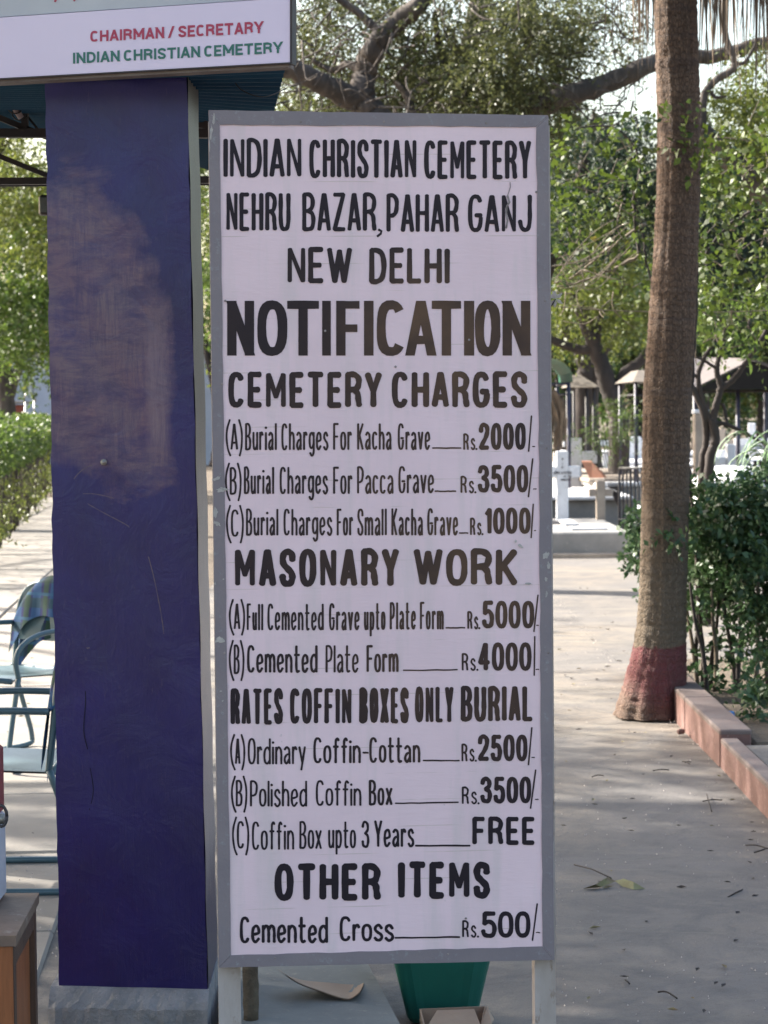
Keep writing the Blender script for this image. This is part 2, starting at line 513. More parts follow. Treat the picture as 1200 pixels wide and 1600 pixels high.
# chips where the paint has come off
def chip(px, py, rx, ry, seed, ang=0.0, off=0.0032):
    r = random.Random(seed)
    k = 16
    pts = []
    for i in range(k):
        t = 2 * math.pi * i / k
        q = r.uniform(0.55, 1.25)
        x, y = math.cos(t) * rx * q, math.sin(t) * ry * q
        pts.append(onb(px + x * math.cos(ang) - y * math.sin(ang), py + x * math.sin(ang) + y * math.cos(ang), off))
    c = sum(pts) / k
    MB().add(pts + [c], [(i, (i + 1) % k, k) for i in range(k)]).build('paint_chip', M['chip'], nb)
for i, (px, py, rx, ry, an) in enumerate([(334, 186, 2.4, 8, 0.1), (330, 206, 2.2, 12, 0.15), (327.5, 228, 1, 10, 0), (338, 748, 7, 3, -0.5), (344, 766, 6, 3.5, 0), (336, 800, 4, 9, 0.1), (339, 818, 6, 3, 0.5),
        (344, 1000, 8, 5, -0.2), (336, 912, 2, 2, 0), (853, 868, 5, 6, 0.4), (857, 884, 3, 6, 0), (853, 905, 2.5, 4, 0), (854, 928, 2, 5, 0.2), (349, 905, 1.5, 1.2, 0), (345, 1080, 2, 1.2, 0), (348, 1095, 1.6, 1.6, 0), (813, 853, 5, 2.4, 0.6), (806, 846, 2, 3, 0.2), (826, 912, 6, 1.6, 0.1), (351, 764, 7, 2, 0.2)]):
    chip(px, py, rx, ry, 100 + i, an)

# ---------------------------------------------------------- brush lettering
XH = 0.66
def SC(s=1.0, a0=40, a1=320, top=1.0):     # open round letter
    out = []
    for i in range(19):
        a_ = R(a0 + (a1 - a0) * i / 18)
        c_, s_ = math.cos(a_), math.sin(a_)
        e = 0.72
        out.append((0.5 + 0.5 * math.copysign(abs(c_) ** e, c_), (0.5 + 0.5 * math.copysign(abs(s_) ** e, s_)) * top))
    return out
def OO(top=1.0):
    out = []
    for i in range(24):
        a_ = 2 * math.pi * i / 24
        c_, s_ = math.cos(a_), math.sin(a_); e = 0.78
        out.append((0.5 + 0.5 * math.copysign(abs(c_) ** e, c_), (0.5 + 0.5 * math.copysign(abs(s_) ** e, s_)) * top))
    return out
# glyph: (relative width, [(kind, points)])   kinds l line, s smooth, p dense points open, o closed dense
GL = {
 'A': (1.0, [('l', [(0, 0), (.46, 1)]), ('l', [(.54, 1), (1, 0)]), ('l', [(.18, .25), (.82, .25)])]),
 'B': (.95, [('l', [(0, 0), (0, 1)]), ('s', [(0, 1), (.55, 1), (.9, .87), (.88, .66), (.55, .54), (.08, .52)]), ('s', [(.4, .53), (.86, .45), (1, .26), (.86, .05), (.5, 0), (0, 0)])]),
 'C': (.95, [('p', SC())]),
 'D': (1.0, [('l', [(0, 0), (0, 1)]), ('s', [(0, 1), (.45, 1), (.85, .87), (1, .5), (.85, .13), (.45, 0), (0, 0)])]),
 'E': (.8, [('l', [(0, 0), (0, 1)]), ('l', [(0, 1), (1, 1)]), ('l', [(0, .5), (.85, .5)]), ('l', [(0, 0), (1, 0)])]),
 'F': (.8, [('l', [(0, 0), (0, 1)]), ('l', [(0, 1), (1, 1)]), ('l', [(0, .5), (.85, .5)])]),
 'G': (1.0, [('p', SC(a0=40, a1=350)), ('l', [(.55, .44), (1, .44)])]),
 'H': (1.0, [('l', [(0, 0), (0, 1)]), ('l', [(1, 0), (1, 1)]), ('l', [(0, .5), (1, .5)])]),
 'I': (0, [('l', [(.5, 0), (.5, 1)])]),
 'J': (.9, [('s', [(1, 1), (1, .7), (1, .3), (.85, .06), (.5, 0), (.15, .08), (0, .26)])]),
 'K': (1.0, [('l', [(0, 0), (0, 1)]), ('l', [(1, 1), (.06, .42)]), ('l', [(.3, .55), (1, 0)])]),
 'L': (.8, [('l', [(0, 0), (0, 1)]), ('l', [(0, 0), (1, 0)])]),
 'M': (1.35, [('l', [(0, 0), (0, 1)]), ('l', [(.03, 1), (.5, .28)]), ('l', [(.5, .28), (.97, 1)]), ('l', [(1, 1), (1, 0)])]),
 'N': (1.0, [('l', [(0, 0), (0, 1)]), ('l', [(.03, 1), (.97, 0)]), ('l', [(1, 0), (1, 1)])]),
 'O': (1.0, [('o', OO())]),
 'P': (.9, [('l', [(0, 0), (0, 1)]), ('s', [(0, 1), (.55, 1), (.95, .88), (1, .7), (.85, .5), (.45, .42), (0, .42)])]),
 'R': (1.0, [('l', [(0, 0), (0, 1)]), ('s', [(0, 1), (.55, 1), (.93, .88), (.95, .7), (.75, .54), (.2, .50)]), ('s', [(.55, .5), (.85, .38), (.92, .2), (1, 0)])]),
 'S': (.9, [('s', [(1, .76), (.95, .92), (.6, 1), (.2, .96), (.02, .8), (.12, .62), (.5, .48), (.9, .34), (1, .18), (.82, .03), (.45, 0), (.1, .06), (0, .24)])]),
 'T': (1.0, [('l', [(0, 1), (1, 1)]), ('l', [(.5, 0), (.5, 1)])]),
 'U': (1.0, [('s', [(0, 1), (0, .6), (0, .28), (.15, .05), (.5, 0), (.85, .05), (1, .28), (1, .6), (1, 1)])]),
 'V': (1.0, [('l', [(0, 1), (.5, 0)]), ('l', [(.5, 0), (1, 1)])]),
 'W': (1.5, [('l', [(0, 1), (.27, 0)]), ('l', [(.27, 0), (.5, .95)]), ('l', [(.5, .95), (.73, 0)]), ('l', [(.73, 0), (1, 1)])]),
 'X': (1.0, [('l', [(0, 0), (1, 1)]), ('l', [(0, 1), (1, 0)])]),
 'Y': (1.0, [('l', [(0, 1), (.5, .45)]), ('l', [(1, 1), (.5, .45)]), ('l', [(.5, .5), (.5, 0)])]),
 'Z': (.95, [('l', [(0, 1), (.95, 1)]), ('l', [(.95, 1), (0, 0)]), ('l', [(0, 0), (1, 0)])]),
 'a': (.85, [('s', [(.05, XH * .85), (.4, XH), (.85, XH * .88), (.95, XH * .6), (.95, .12), (1, 0)]), ('s', [(.95, XH * .58), (.4, XH * .52), (.05, XH * .3), (.12, .05), (.45, 0), (.95, XH * .3)])]),
 'c': (.8, [('p', SC(top=XH))]),
 'd': (.9, [('l', [(1, 0), (1, 1)]), ('s', [(1, XH * .8), (.6, XH), (.15, XH * .85), (0, XH * .5), (.12, XH * .12), (.55, 0), (1, XH * .2)])]),
 'e': (.85, [('s', [(.04, XH * .48), (.5, XH * .5), (.97, XH * .6), (.85, XH * .92), (.5, XH), (.12, XH * .85), (0, XH * .5), (.12, XH * .12), (.5, 0), (.95, XH * .2)])]),
 'f': (.7, [('s', [(1, .93), (.75, 1), (.45, .92), (.4, .7), (.4, .3), (.4, 0)]), ('l', [(0, XH), (.85, XH)])]),
 'g': (.9, [('s', [(1, XH * .8), (.6, XH), (.15, XH * .88), (0, XH * .55), (.15, XH * .15), (.6, XH * .1), (1, XH * .35)]), ('s', [(1, XH), (1, .2), (1, -.08), (.8, -.22), (.45, -.24), (.15, -.14)])]),
 'h': (.85, [('l', [(0, 0), (0, 1)]), ('s', [(0, XH * .75), (.4, XH), (.85, XH * .9), (1, XH * .6), (1, .2), (1, 0)])]),
 'i': (0, [('l', [(.5, 0), (.5, XH)]), ('d', [(.5, .86)])]),
 'l': (0, [('l', [(.5, 0), (.5, 1)])]),
 'm': (1.45, [('l', [(0, 0), (0, XH)]), ('s', [(0, XH * .75), (.22, XH), (.43, XH * .92), (.5, XH * .6), (.5, .2), (.5, 0)]), ('s', [(.5, XH * .75), (.72, XH), (.93, XH * .92), (1, XH * .6), (1, .2), (1, 0)])]),
 'n': (.85, [('l', [(0, 0), (0, XH)]), ('s', [(0, XH * .75), (.4, XH), (.85, XH * .9), (1, XH * .6), (1, .2), (1, 0)])]),
 'o': (.85, [('o', OO(XH))]),
 'p': (.9, [('l', [(0, -.26), (0, XH)]), ('s', [(0, XH * .8), (.45, XH), (.88, XH * .85), (1, XH * .5), (.85, XH * .12), (.45, 0), (0, XH * .15)])]),
 'r': (.55, [('l', [(0, 0), (0, XH)]), ('s', [(0, XH * .7), (.35, XH * .95), (.75, XH), (1, XH * .86)])]),
 's': (.75, [('s', [(.95, XH * .8), (.6, XH), (.15, XH * .92), (.05, XH * .7), (.4, XH * .52), (.85, XH * .38), (1, XH * .18), (.7, 0), (.3, 0), (0, XH * .14)])]),
 't': (.75, [('s', [(.35, 1), (.35, .5), (.35, .15), (.55, 0), (.95, .03)]), ('l', [(0, XH), (.95, XH)])]),
 'u': (.85, [('s', [(0, XH), (0, .3), (.12, .05), (.45, 0), (.8, .08), (1, XH * .3)]), ('l', [(1, 0), (1, XH)])]),
 'v': (.85, [('l', [(0, XH), (.5, 0)]), ('l', [(.5, 0), (1, XH)])]),
 'x': (.85, [('l', [(0, 0), (1, XH)]), ('l', [(0, XH), (1, 0)])]),
 'y': (.9, [('l', [(0, XH), (.5, .05)]), ('s', [(1, XH), (.6, .1), (.35, -.26)])]),
 '0': (1.0, [('o', OO())]),
 '1': (.35, [('l', [(1, 0), (1, 1)]), ('l', [(1, 1), (0, .82)])]),
 '2': (1.0, [('s', [(0, .72), (.1, .93), (.5, 1), (.92, .9), (.97, .68), (.7, .42), (.2, .15), (0, 0)]), ('l', [(0, 0), (1, 0)])]),
 '3': (1.0, [('s', [(0, .8), (.15, .96), (.5, 1), (.88, .9), (.9, .68), (.45, .54)]), ('s', [(.45, .54), (.9, .44), (1, .22), (.82, .03), (.45, 0), (.1, .06), (0, .22)])]),
 '4': (1.0, [('l', [(.62, 1), (0, .26)]), ('l', [(0, .26), (1, .26)]), ('l', [(.7, 1), (.7, 0)])]),
 '5': (1.0, [('l', [(.15, 1), (.95, 1)]), ('l', [(.15, 1), (.1, .55)]), ('s', [(.1, .55), (.5, .64), (.9, .52), (1, .28), (.85, .04), (.45, 0), (.1, .06), (0, .22)])]),
 '.': (0, [('d', [(.5, 0)])]),
 '(': (.35, [('s', [(1, 1.1), (.25, .85), (0, .45), (.25, .05), (1, -.2)])]),
 ')': (.35, [('s', [(0, 1.1), (.75, .85), (1, .45), (.75, .05), (0, -.2)])]),
}
lr = random.Random(11)
def ribbon(mb, pts, hw, mapf, z0, closed=False, butt=False):
    pts = [np.array(p, float) for p in pts]
    n_ = len(pts)
    Ls, Rs = [], []
    ph = lr.uniform(0, 6)
    for i in range(n_):
        if closed: t = pts[(i + 1) % n_] - pts[i - 1]
        else: t = pts[min(i + 1, n_ - 1)] - pts[max(i - 1, 0)]
        t = t / (np.linalg.norm(t) + 1e-9)
        nn = np.array([-t[1], t[0]])
        wv = hw * (1 + 0.06 * math.sin(ph + i * 0.9) + (0 if butt else lr.uniform(-.03, .03)))
        Ls.append(pts[i] + nn * wv); Rs.append(pts[i] - nn * wv)
    vs, fs = [], []
    for i in range(n_):
        z = z0 + 0.00006 * i / n_
        vs += [mapf(*Ls[i], z), mapf(*Rs[i], z)]
    for i in range(n_ - (0 if closed else 1)):
        j = (i + 1) % n_
        fs.append((2 * i, 2 * i + 1, 2 * j + 1, 2 * j))
    if not closed and not butt:
        for end, sgn in ((0, -1), (n_ - 1, 1)):
            t = pts[min(end + 1, n_ - 1)] - pts[max(end - 1, 0)]
            t = t / (np.linalg.norm(t) + 1e-9) * sgn
            nn = np.array([-t[1], t[0]])
            base = len(vs)
            k = 7
            vs.append(mapf(*pts[end], z0 + (0.00006 if end else 0)))
            for q in range(k + 1):
                th = math.pi * q / k
                p = pts[end] + nn * hw * math.cos(th) + t * hw * 0.75 * math.sin(th)
                vs.append(mapf(*p, z0 + (0.00006 if end else 0)))
            for q in range(k): fs.append((base, base + 1 + q, base + 2 + q))
    mb.add(vs, fs)
def word(mb, txt, x0, x1, yt, yb, w, gap=None, mapf=None, butt=False, slope=0.0, vsq=1.0, jit=0.25):
    """write txt so its ink fills x0..x1 and the capitals reach from yt to yb (picture rows); w = stroke"""
    mapf = mapf or (lambda x, y, z: onb(x, y, 0.0006 + z))
    gap = w * 0.75 if gap is None else gap
    ws = []
    def I_(c): return GL[c][0]
    nch = len(txt)
    tot = sum(I_(c) for c in txt)
    u = (x1 - x0 - (nch - 1) * gap - nch * w) / max(tot, 1e-6)
    x = x0
    for ci, c in enumerate(txt):
        cw = I_(c) * u
        jy, jx = lr.uniform(-jit, jit), lr.uniform(-jit, jit) * 0.6
        def T(p):
            px = x + w / 2 + p[0] * cw if I_(c) > 0 else x + w / 2
            h = (yb - yt) - w * vsq
            py = yb - w * vsq / 2 - p[1] * h
            return (px + jx, py + jy + slope * (px - x0))
        for k, (kind, pts) in enumerate(GL[c][1]):
            z = 0.00022 * (k + 1) + 0.00001 * ci
            if kind == 'd':
                cx, cy = T(pts[0]); rr_ = w * 0.62
                vs = [mapf(cx, cy, z)] + [mapf(cx + rr_ * math.cos(2 * math.pi * q / 10), cy + rr_ * math.sin(2 * math.pi * q / 10), z) for q in range(10)]
                mb.add(vs, [(0, 1 + q, 1 + (q + 1) % 10) for q in range(10)])
                continue
            q = [T(p) for p in pts]
            if kind == 's': q = spline(q, 5)
            if kind == 'l':
                a_, b_ = np.array(q[0]), np.array(q[1])
                if butt:
                    horiz = abs(a_[1] - b_[1]) < 2
                    e = 0 if horiz else w * vsq / 2
                    dd = (b_ - a_) / np.linalg.norm(b_ - a_)
                    if not horiz:
                        # parallelogram with level ends
                        hw_ = w / 2 / max(abs(dd[1]), 0.35)
                        if a_[1] > b_[1]: a_, b_ = b_, a_
                        dd = (b_ - a_) / (b_[1] - a_[1])
                        a2, b2 = a_ - dd * e, b_ + dd * e
                        vs = [mapf(a2[0] - hw_, a2[1], z), mapf(a2[0] + hw_, a2[1], z), mapf(b2[0] + hw_, b2[1], z), mapf(b2[0] - hw_, b2[1], z)]
                        mb.add(vs, [(0, 1, 2, 3)])
                        continue
                    a_ = a_ - dd * w / 2; b_ = b_ + dd * w / 2
                q = [a_ + (b_ - a_) * i / 4 for i in range(5)]
            hw_ = w / 2 * (0.80 if (c in 'NM' and w < 14) else 1.0)
            if butt and kind == 'l': hw_ = w * vsq / 2
            ribbon(mb, q, hw_, mapf, z, closed=(kind == 'o'), butt=butt)
        x += cw + w + gap
def dash(mb, x0, x1, y, w, y1=None, mapf=None):
    mapf = mapf or (lambda x, y_, z: onb(x, y_, 0.0006 + z))
    y1 = y if y1 is None else y1
    ribbon(mb, [(x0 + (x1 - x0) * i / 8, y + (y1 - y) * i / 8 + lr.uniform(-.3, .3)) for i in range(9)], w / 2, mapf, 0.0002)

# black sign paint; brown on the middle rows paints in a warm glossy reflection
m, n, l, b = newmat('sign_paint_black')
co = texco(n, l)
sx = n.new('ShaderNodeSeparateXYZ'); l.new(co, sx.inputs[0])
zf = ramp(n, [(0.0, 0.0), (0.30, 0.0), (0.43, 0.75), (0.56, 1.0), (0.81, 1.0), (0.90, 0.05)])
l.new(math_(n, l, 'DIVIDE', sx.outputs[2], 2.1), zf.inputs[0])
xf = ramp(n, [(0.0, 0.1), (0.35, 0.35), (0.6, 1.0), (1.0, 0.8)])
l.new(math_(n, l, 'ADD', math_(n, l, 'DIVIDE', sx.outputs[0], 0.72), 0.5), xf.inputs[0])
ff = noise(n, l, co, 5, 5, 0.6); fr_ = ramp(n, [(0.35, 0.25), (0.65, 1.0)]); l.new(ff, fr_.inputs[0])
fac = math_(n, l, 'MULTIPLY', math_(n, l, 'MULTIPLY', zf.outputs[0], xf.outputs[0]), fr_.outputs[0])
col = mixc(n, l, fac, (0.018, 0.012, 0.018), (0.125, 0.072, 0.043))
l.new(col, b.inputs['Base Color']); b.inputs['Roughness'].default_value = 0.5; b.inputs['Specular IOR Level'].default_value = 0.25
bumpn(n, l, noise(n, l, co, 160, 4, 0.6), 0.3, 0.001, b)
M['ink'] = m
LINES = [
 ('heading reading INDIAN CHRISTIAN CEMETERY', 7.0, [('INDIAN', 349, 471.5, 215.8, 277.3), ('CHRISTIAN', 483, 651, 217.5, 278.3), ('CEMETERY', 662.5, 830, 219.5, 280)]),
 ('address line reading NEHRU BAZAR, PAHAR GANJ', 6.6, [('NEHRU', 353, 454, 300.5, 360.8), ('BAZAR', 472, 588.5, 301, 361.5), ('PAHAR', 604, 717.5, 302.5, 363), ('GANJ', 731, 831, 303.5, 362.8)]),
 ('address line reading NEW DELHI', 8.2, [('NEW', 448.5, 550, 386, 443), ('DELHI', 577, 703, 387, 443.5)]),
 ('heading reading CEMETERY CHARGES', 9.2, [('CEMETERY', 356.5, 597, 581, 637.5), ('CHARGES', 612, 824, 580, 637)]),
 ('heading reading MASONARY WORK', 10.2, [('MASONARY', 366, 623.5, 857, 917), ('WORK', 646, 808.5, 857, 915)]),
 ('heading reading RATES COFFIN BOXES ONLY BURIAL', 6.3, [('RATES', 360, 442.3, 1075.4, 1132), ('COFFIN', 453, 549.6, 1075, 1131), ('BOXES', 561, 638.7, 1074, 1130), ('ONLY', 648.5, 708.7, 1072.6, 1129), ('BURIAL', 720, 833, 1071.7, 1127.5)]),
 ('heading reading OTHER ITEMS', 10.6, [('OTHER', 429, 595, 1349, 1407.5), ('ITEMS', 622, 765.7, 1346, 1404)]),
]
for lab, wst, ws in LINES:
    mb = MB()
    for (t, x0, x1, yt, yb) in ws:
        word(mb, t, x0, x1, yt, yb, 7.6 if t == 'BURIAL' else (6.9 if t in ('RATES', 'COFFIN', 'BOXES') else wst), gap=2.6 if wst < 7.5 else wst * 0.5, jit=0.5)
    if 'NEHRU' in lab:
        ribbon(mb, [(592, 359), (596, 361), (595, 365), (590, 369)], 1.9, lambda x, y, z: onb(x, y, 0.0006 + z), 0.0002)
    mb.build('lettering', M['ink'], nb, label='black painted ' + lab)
# NOTIFICATION: flat-ended block letters at their own places
mb = MB()
s_, o_ = 0.46667, 320
for c, a_, e_ in (('N', 75, 165), ('O', 175, 276), ('T', 276, 382), ('I', 393, 422), ('F', 440, 518), ('I', 533, 565), ('C', 575, 673), ('A', 674, 773), ('T', 760, 858), ('I', 868, 902), ('O', 904, 990), ('N', 997, 1090)):
    x0, x1 = o_ + a_ * s_, o_ + e_ * s_
    if c == 'I':
        word(mb, c, x0, x1, 470, 555.5, x1 - x0, butt=True, vsq=0.85, jit=0)
    else:
        word(mb, c, x0, x1, 470, 555.5, 14.6, butt=True, vsq=0.85, jit=0)
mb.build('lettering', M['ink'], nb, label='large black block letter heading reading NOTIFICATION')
# price lines: (paren label, its box), words, leader dash, Rs., figure, slash
def price(lab, par, words, dsh, rs, fig, slash, hy):
    mb = MB()
    w_ = 3.7
    if par:
        ch, x0, x1, yt, yb = par
        mp = lambda x, y, z: onb(x, y, 0.0006 + z)
        h = yb - yt
        ribbon(mb, spline([(x0 + 6, yt), (x0 + 2, yt + h * .25), (x0 + 1, yt + h * .5), (x0 + 3, yt + h * .8), (x0 + 7, yb)], 5), 1.5, mp, 0.0002)
        ribbon(mb, spline([(x1 - 5, yt), (x1 - 1.5, yt + h * .25), (x1 - .5, yt + h * .5), (x1 - 1.5, yt + h * .8), (x1 - 4, yb)], 5), 1.5, mp, 0.0002)
        word(mb, ch, x0 + 7, x1 - 6.5, yt + h * .1, yb - h * .16, 3.3)
    for (t, x0, x1, yt, yb) in words: word(mb, t, x0, x1, yt, yb, (3.3 if (x1 - x0) / len(t) < 12.0 else (4.7 if (x1 - x0) / len(t) > 16.5 else 3.9)), gap=1.7)
    if dsh: dash(mb, *dsh)
    if rs:
        x0, x1, yt, yb = rs
        word(mb, 'R', x0, x0 + (x1 - x0) * .40, yt, yb, 3.1)
        word(mb, 's', x0 + (x1 - x0) * .52, x0 + (x1 - x0) * .85, yt - 1, yb, 2.8)
        word(mb, '.', x1 - 3, x1 - .5, yt, yb, 2.8)
    if fig:
        t, x0, x1, yt, yb = fig
        word(mb, t, x0, x1, yt, yb, 6.9, gap=2.0)
    if slash:
        xa, ya, xb, yb = slash
        dash(mb, xa, xb, ya, 2.4, yb)
    if hy: dash(mb, hy[0], hy[1], hy[2], 1.6)
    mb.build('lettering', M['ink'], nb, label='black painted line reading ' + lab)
price('(A) Burial Charges For Kacha Grave Rs.2000/-', ('A', 353, 378.5, 656, 712), [('Burial', 383, 432.7, 661, 703.7), ('Charges', 439.5, 513.3, 661, 703.7), ('For', 520.5, 550, 661, 703.5), ('Kacha', 558, 612, 661, 703), ('Grave', 621.5, 672.5, 661, 703)], (676, 720, 700, 2.4), (723.8, 746, 677, 703), ('2000', 748, 821.8, 660.6, 703), (830.5, 650, 826, 705), (832, 835.5, 697.5))
price('(B) Burial Charges For Pacca Grave Rs.3500/-', ('B', 352, 376.5, 724, 782), [('Burial', 381, 428.4, 729, 772), ('Charges', 437, 512.7, 729, 772), ('For', 520.5, 550.8, 729, 772), ('Pacca', 558, 615, 728.5, 771.5), ('Grave', 622.5, 678.5, 728, 771)], (680, 712, 767.5, 2.4), (719.5, 744.5, 743.5, 770.5), ('3500', 746.5, 825.5, 726.5, 769.5), (832.4, 717, 825.7, 776), (833.5, 838, 764))
price('(C) Burial Charges For Small Kacha Grave Rs.1000/-', ('C', 353.6, 380, 790, 848), [('Burial', 384.4, 435, 794.7, 837), ('Charges', 443, 519.4, 794.7, 837), ('For', 526, 552, 794.7, 837), ('Small', 558.4, 604.5, 794.5, 836.8), ('Kacha', 611.5, 661, 794, 836.8), ('Grave', 667.5, 716, 794, 836.8)], (718, 731, 832.7, 2.4), (734.5, 755.5, 808.6, 836), ('1000', 757.5, 829, 793, 834.5), (833.2, 788, 830, 840), (835, 837, 829))
price('(A) Full Cemented Grave upto Plate Form Rs.5000/-', ('A', 358, 382, 937, 992), [('Full', 385.5, 411.5, 943, 985), ('Cemented', 417.8, 506, 943, 985), ('Grave', 514, 562, 942, 985), ('upto', 568.6, 602.5, 942, 984.5), ('Plate', 609, 650, 941, 984), ('Form', 656, 693.5, 940.5, 983.7)], (697, 726, 980.8, 2.4), (730, 750.5, 955, 983), ('5000', 753, 834.7, 938.5, 982), (840.6, 930, 834.3, 987), (838.5, 841.5, 977))
price('(B) Cemented Plate Form Rs.4000/-', ('B', 358, 381, 1001, 1063), [('Cemented', 386, 496.4, 1008, 1051.5), ('Plate', 508.6, 560.4, 1008, 1051.3), ('Form', 572.5, 623, 1008, 1050.5)], (630.5, 714.5, 1047.5, 2.2, 1046.5), (721.5, 747.5, 1020.6, 1048), ('4000', 747, 830.6, 1003.7, 1048.3), (835.6, 995, 834.7, 1055), (837.5, 842, 1046))
price('(A) Ordinary Coffin-Cottan Rs.2500/-', ('A', 360, 382.3, 1148, 1202.6), [('Ordinary', 387, 478, 1153, 1194.5), ('Coffin', 489.5, 564, 1152, 1193), ('Cottan', 577, 656.7, 1151.5, 1192)], (661.5, 717.5, 1188.5, 2.4), (721, 745, 1162, 1190), ('2500', 746.5, 824.5, 1147.6, 1189.3), (831, 1137, 825.7, 1195), (831, 835, 1183.5))
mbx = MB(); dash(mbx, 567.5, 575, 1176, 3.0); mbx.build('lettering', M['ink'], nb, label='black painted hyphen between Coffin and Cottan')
price('(B) Polished Coffin Box Rs.3500/-', ('B', 361.3, 385.5, 1213, 1268.7), [('Polished', 390.5, 479.8, 1219.5, 1260.7), ('Coffin', 493.3, 564.7, 1219, 1259.5), ('Box', 576.3, 613.5, 1218.5, 1258.5)], (618, 716, 1255.3, 2.4, 1253.5), (721.5, 749.5, 1229, 1256.5), ('3500', 750.5, 830, 1213.3, 1255.2), (837, 1203, 829, 1263), (836.5, 841, 1249))
price('(C) Coffin Box upto 3 Years FREE', ('C', 363, 388.5, 1277, 1335.5), [('Coffin', 393.5, 459.6, 1283.3, 1328), ('Box', 467.8, 503, 1283, 1326.5), ('upto', 512.7, 556.3, 1283, 1325.5), ('3', 564.9, 577.3, 1282.5, 1325), ('Years', 584.5, 647.3, 1281.5, 1323.7)], (649.5, 734, 1321.3, 2.9), None, None, None, None)
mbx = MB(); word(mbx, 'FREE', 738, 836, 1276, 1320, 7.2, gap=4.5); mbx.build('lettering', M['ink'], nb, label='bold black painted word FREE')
price('Cemented Cross Rs.500/-', None, [('Cemented', 374.6, 512.7, 1432, 1474), ('Cross', 530.5, 616, 1431.5, 1471)], (617.5, 718, 1465.5, 2.7, 1464), (722, 748.5, 1438, 1464.8), ('500', 751.7, 829, 1424, 1465.5), (839.4, 1412, 832, 1469), (838, 843.5, 1457))
# scratch across the N of GANJ
M['scratch'] = mat('scratch', (0.34, 0.29, 0.28), (0.16, 0.13, 0.12), 60, 0.8)
mb = MB()
mpx = lambda x, y, z: onb(x, y, 0.0019 + z)
ribbon(mb, [(797, 285), (797.5, 292), (795, 300), (793, 306)], 0.7, mpx, 0)
ribbon(mb, [(793, 306), (796, 316), (792, 322), (791, 332), (793, 345), (791, 356)], 1.5, mpx, 0.0001)
mb.build('scratch', M['scratch'], nb, label='grey scratch through the N of GANJ')

for px, py in ((508, 517), (733, 531), (618, 573), (838, 300), (352, 470), (852, 470), (351, 1020), (857, 1020), (600, 190), (470, 190), (760, 192), (430, 1497), (700, 1491), (854, 700), (347, 600), (728, 1435)):
    c_ = onb(px, py, 0.0030 if (px < 362 or px > 838 or py < 198 or py > 1480) else 0.0012)
    vs_ = [c_ + (-nrm) * -0.0008] + [c_ + np.array([0.0026 * math.cos(t * .785), 0, 0.0026 * math.sin(t * .785)]) for t in range(8)]
    MB().add(vs_, [(0, 1 + t, 1 + (t + 1) % 8) for t in range(8)]).build('nail', M['scratch'], nb)

# ================================================================== FASCIA SIGN over the pillar
FD1 = 4.93; FD0 = FD1 * (644.4 - 97) / (648.7 - 122)
fA, fB = P(455, 97, FD1), P(0, 122, FD0)
fdir = fB - fA; fdir /= np.linalg.norm(fdir)
fn = np.cross(fdir, np.array([0, 0, 1.0])); fn /= np.linalg.norm(fn)
if fn[1] > 0: fn = -fn
def onf(px, py, off=0.0):
    r = ray(px, py); o = np.array([0, 0, EYE])
    t = np.dot(fA + fn * off - o, fn) / np.dot(r, fn)
    return o + r * t
fs_ = thing('fascia_sign', 'white signboard with red and green capitals fixed above the blue pillar', 'signboard', (-0.5, 5.0, 2.2))
M['sign_white'] = mat('sign_white', (0.74, 0.65, 0.80), (0.70, 0.61, 0.77), 3, 0.35, bump=0.1, bd=0.002, s3=70)
M['sign_grey'] = mat('sign_grey', (0.50, 0.52, 0.55), (0.44, 0.46, 0.50), 5, 0.5, bump=0.2, s3=30)
M['steel_dark'] = mat('steel_dark', (0.028, 0.028, 0.034), (0.05, 0.035, 0.03), 12, 0.6, bump=0.4, bd=0.003, s3=50)
M['edge_wood'] = mat('edge_wood', (0.20, 0.17, 0.15), (0.13, 0.10, 0.09), 14, 0.8)
lx = -260
def ll(y0, y1, x0, x1, x): return y0 + (y1 - y0) * (x - x0) / (x1 - x0)
bot = lambda x: ll(122, 97, 0, 455, x)
top = lambda x: ll(27, -4, 0, 455, x)
MB().slab([onf(lx, top(lx) + .5), onf(453, top(453) + .5), onf(453, bot(453)), onf(lx, bot(lx))], -fn * 0.018).build('lower_panel', M['sign_white'], fs_)
MB().slab([onf(lx, top(lx) - 260, -0.004), onf(453, top(453) - 260, -0.004), onf(453, top(453) - .6, -0.004), onf(lx, top(lx) - .6, -0.004)], -fn * 0.014).build('upper_panel', M['sign_grey'], fs_)
MB().slab([onf(453.2, -265, 0.003), onf(456.5, -265, 0.003), onf(456.5, 99.5, 0.003), onf(453.2, 99.5, 0.003)], -fn * 0.03).build('edge_trim', M['steel_dark'], fs_)
MB().slab([onf(lx, bot(lx) + .3, 0.002), onf(456, bot(456) + .3, 0.002), onf(456, bot(456) + 2.2, 0.002), onf(lx, bot(lx) + 2.2, 0.002)], -fn * 0.02).build('bottom_trim', M['steel_dark'], fs_)
MB().slab([onf(lx, bot(lx) + 2.3, -0.006), onf(450, bot(450) + 2.3, -0.006), onf(450, bot(450) + 7.5, -0.006), onf(lx, bot(lx) + 8, -0.006)], -fn * 0.04).build('batten', M['edge_wood'], fs_)
GL['/'] = (.55, [('l', [(0, -.02), (1, 1.02)])])
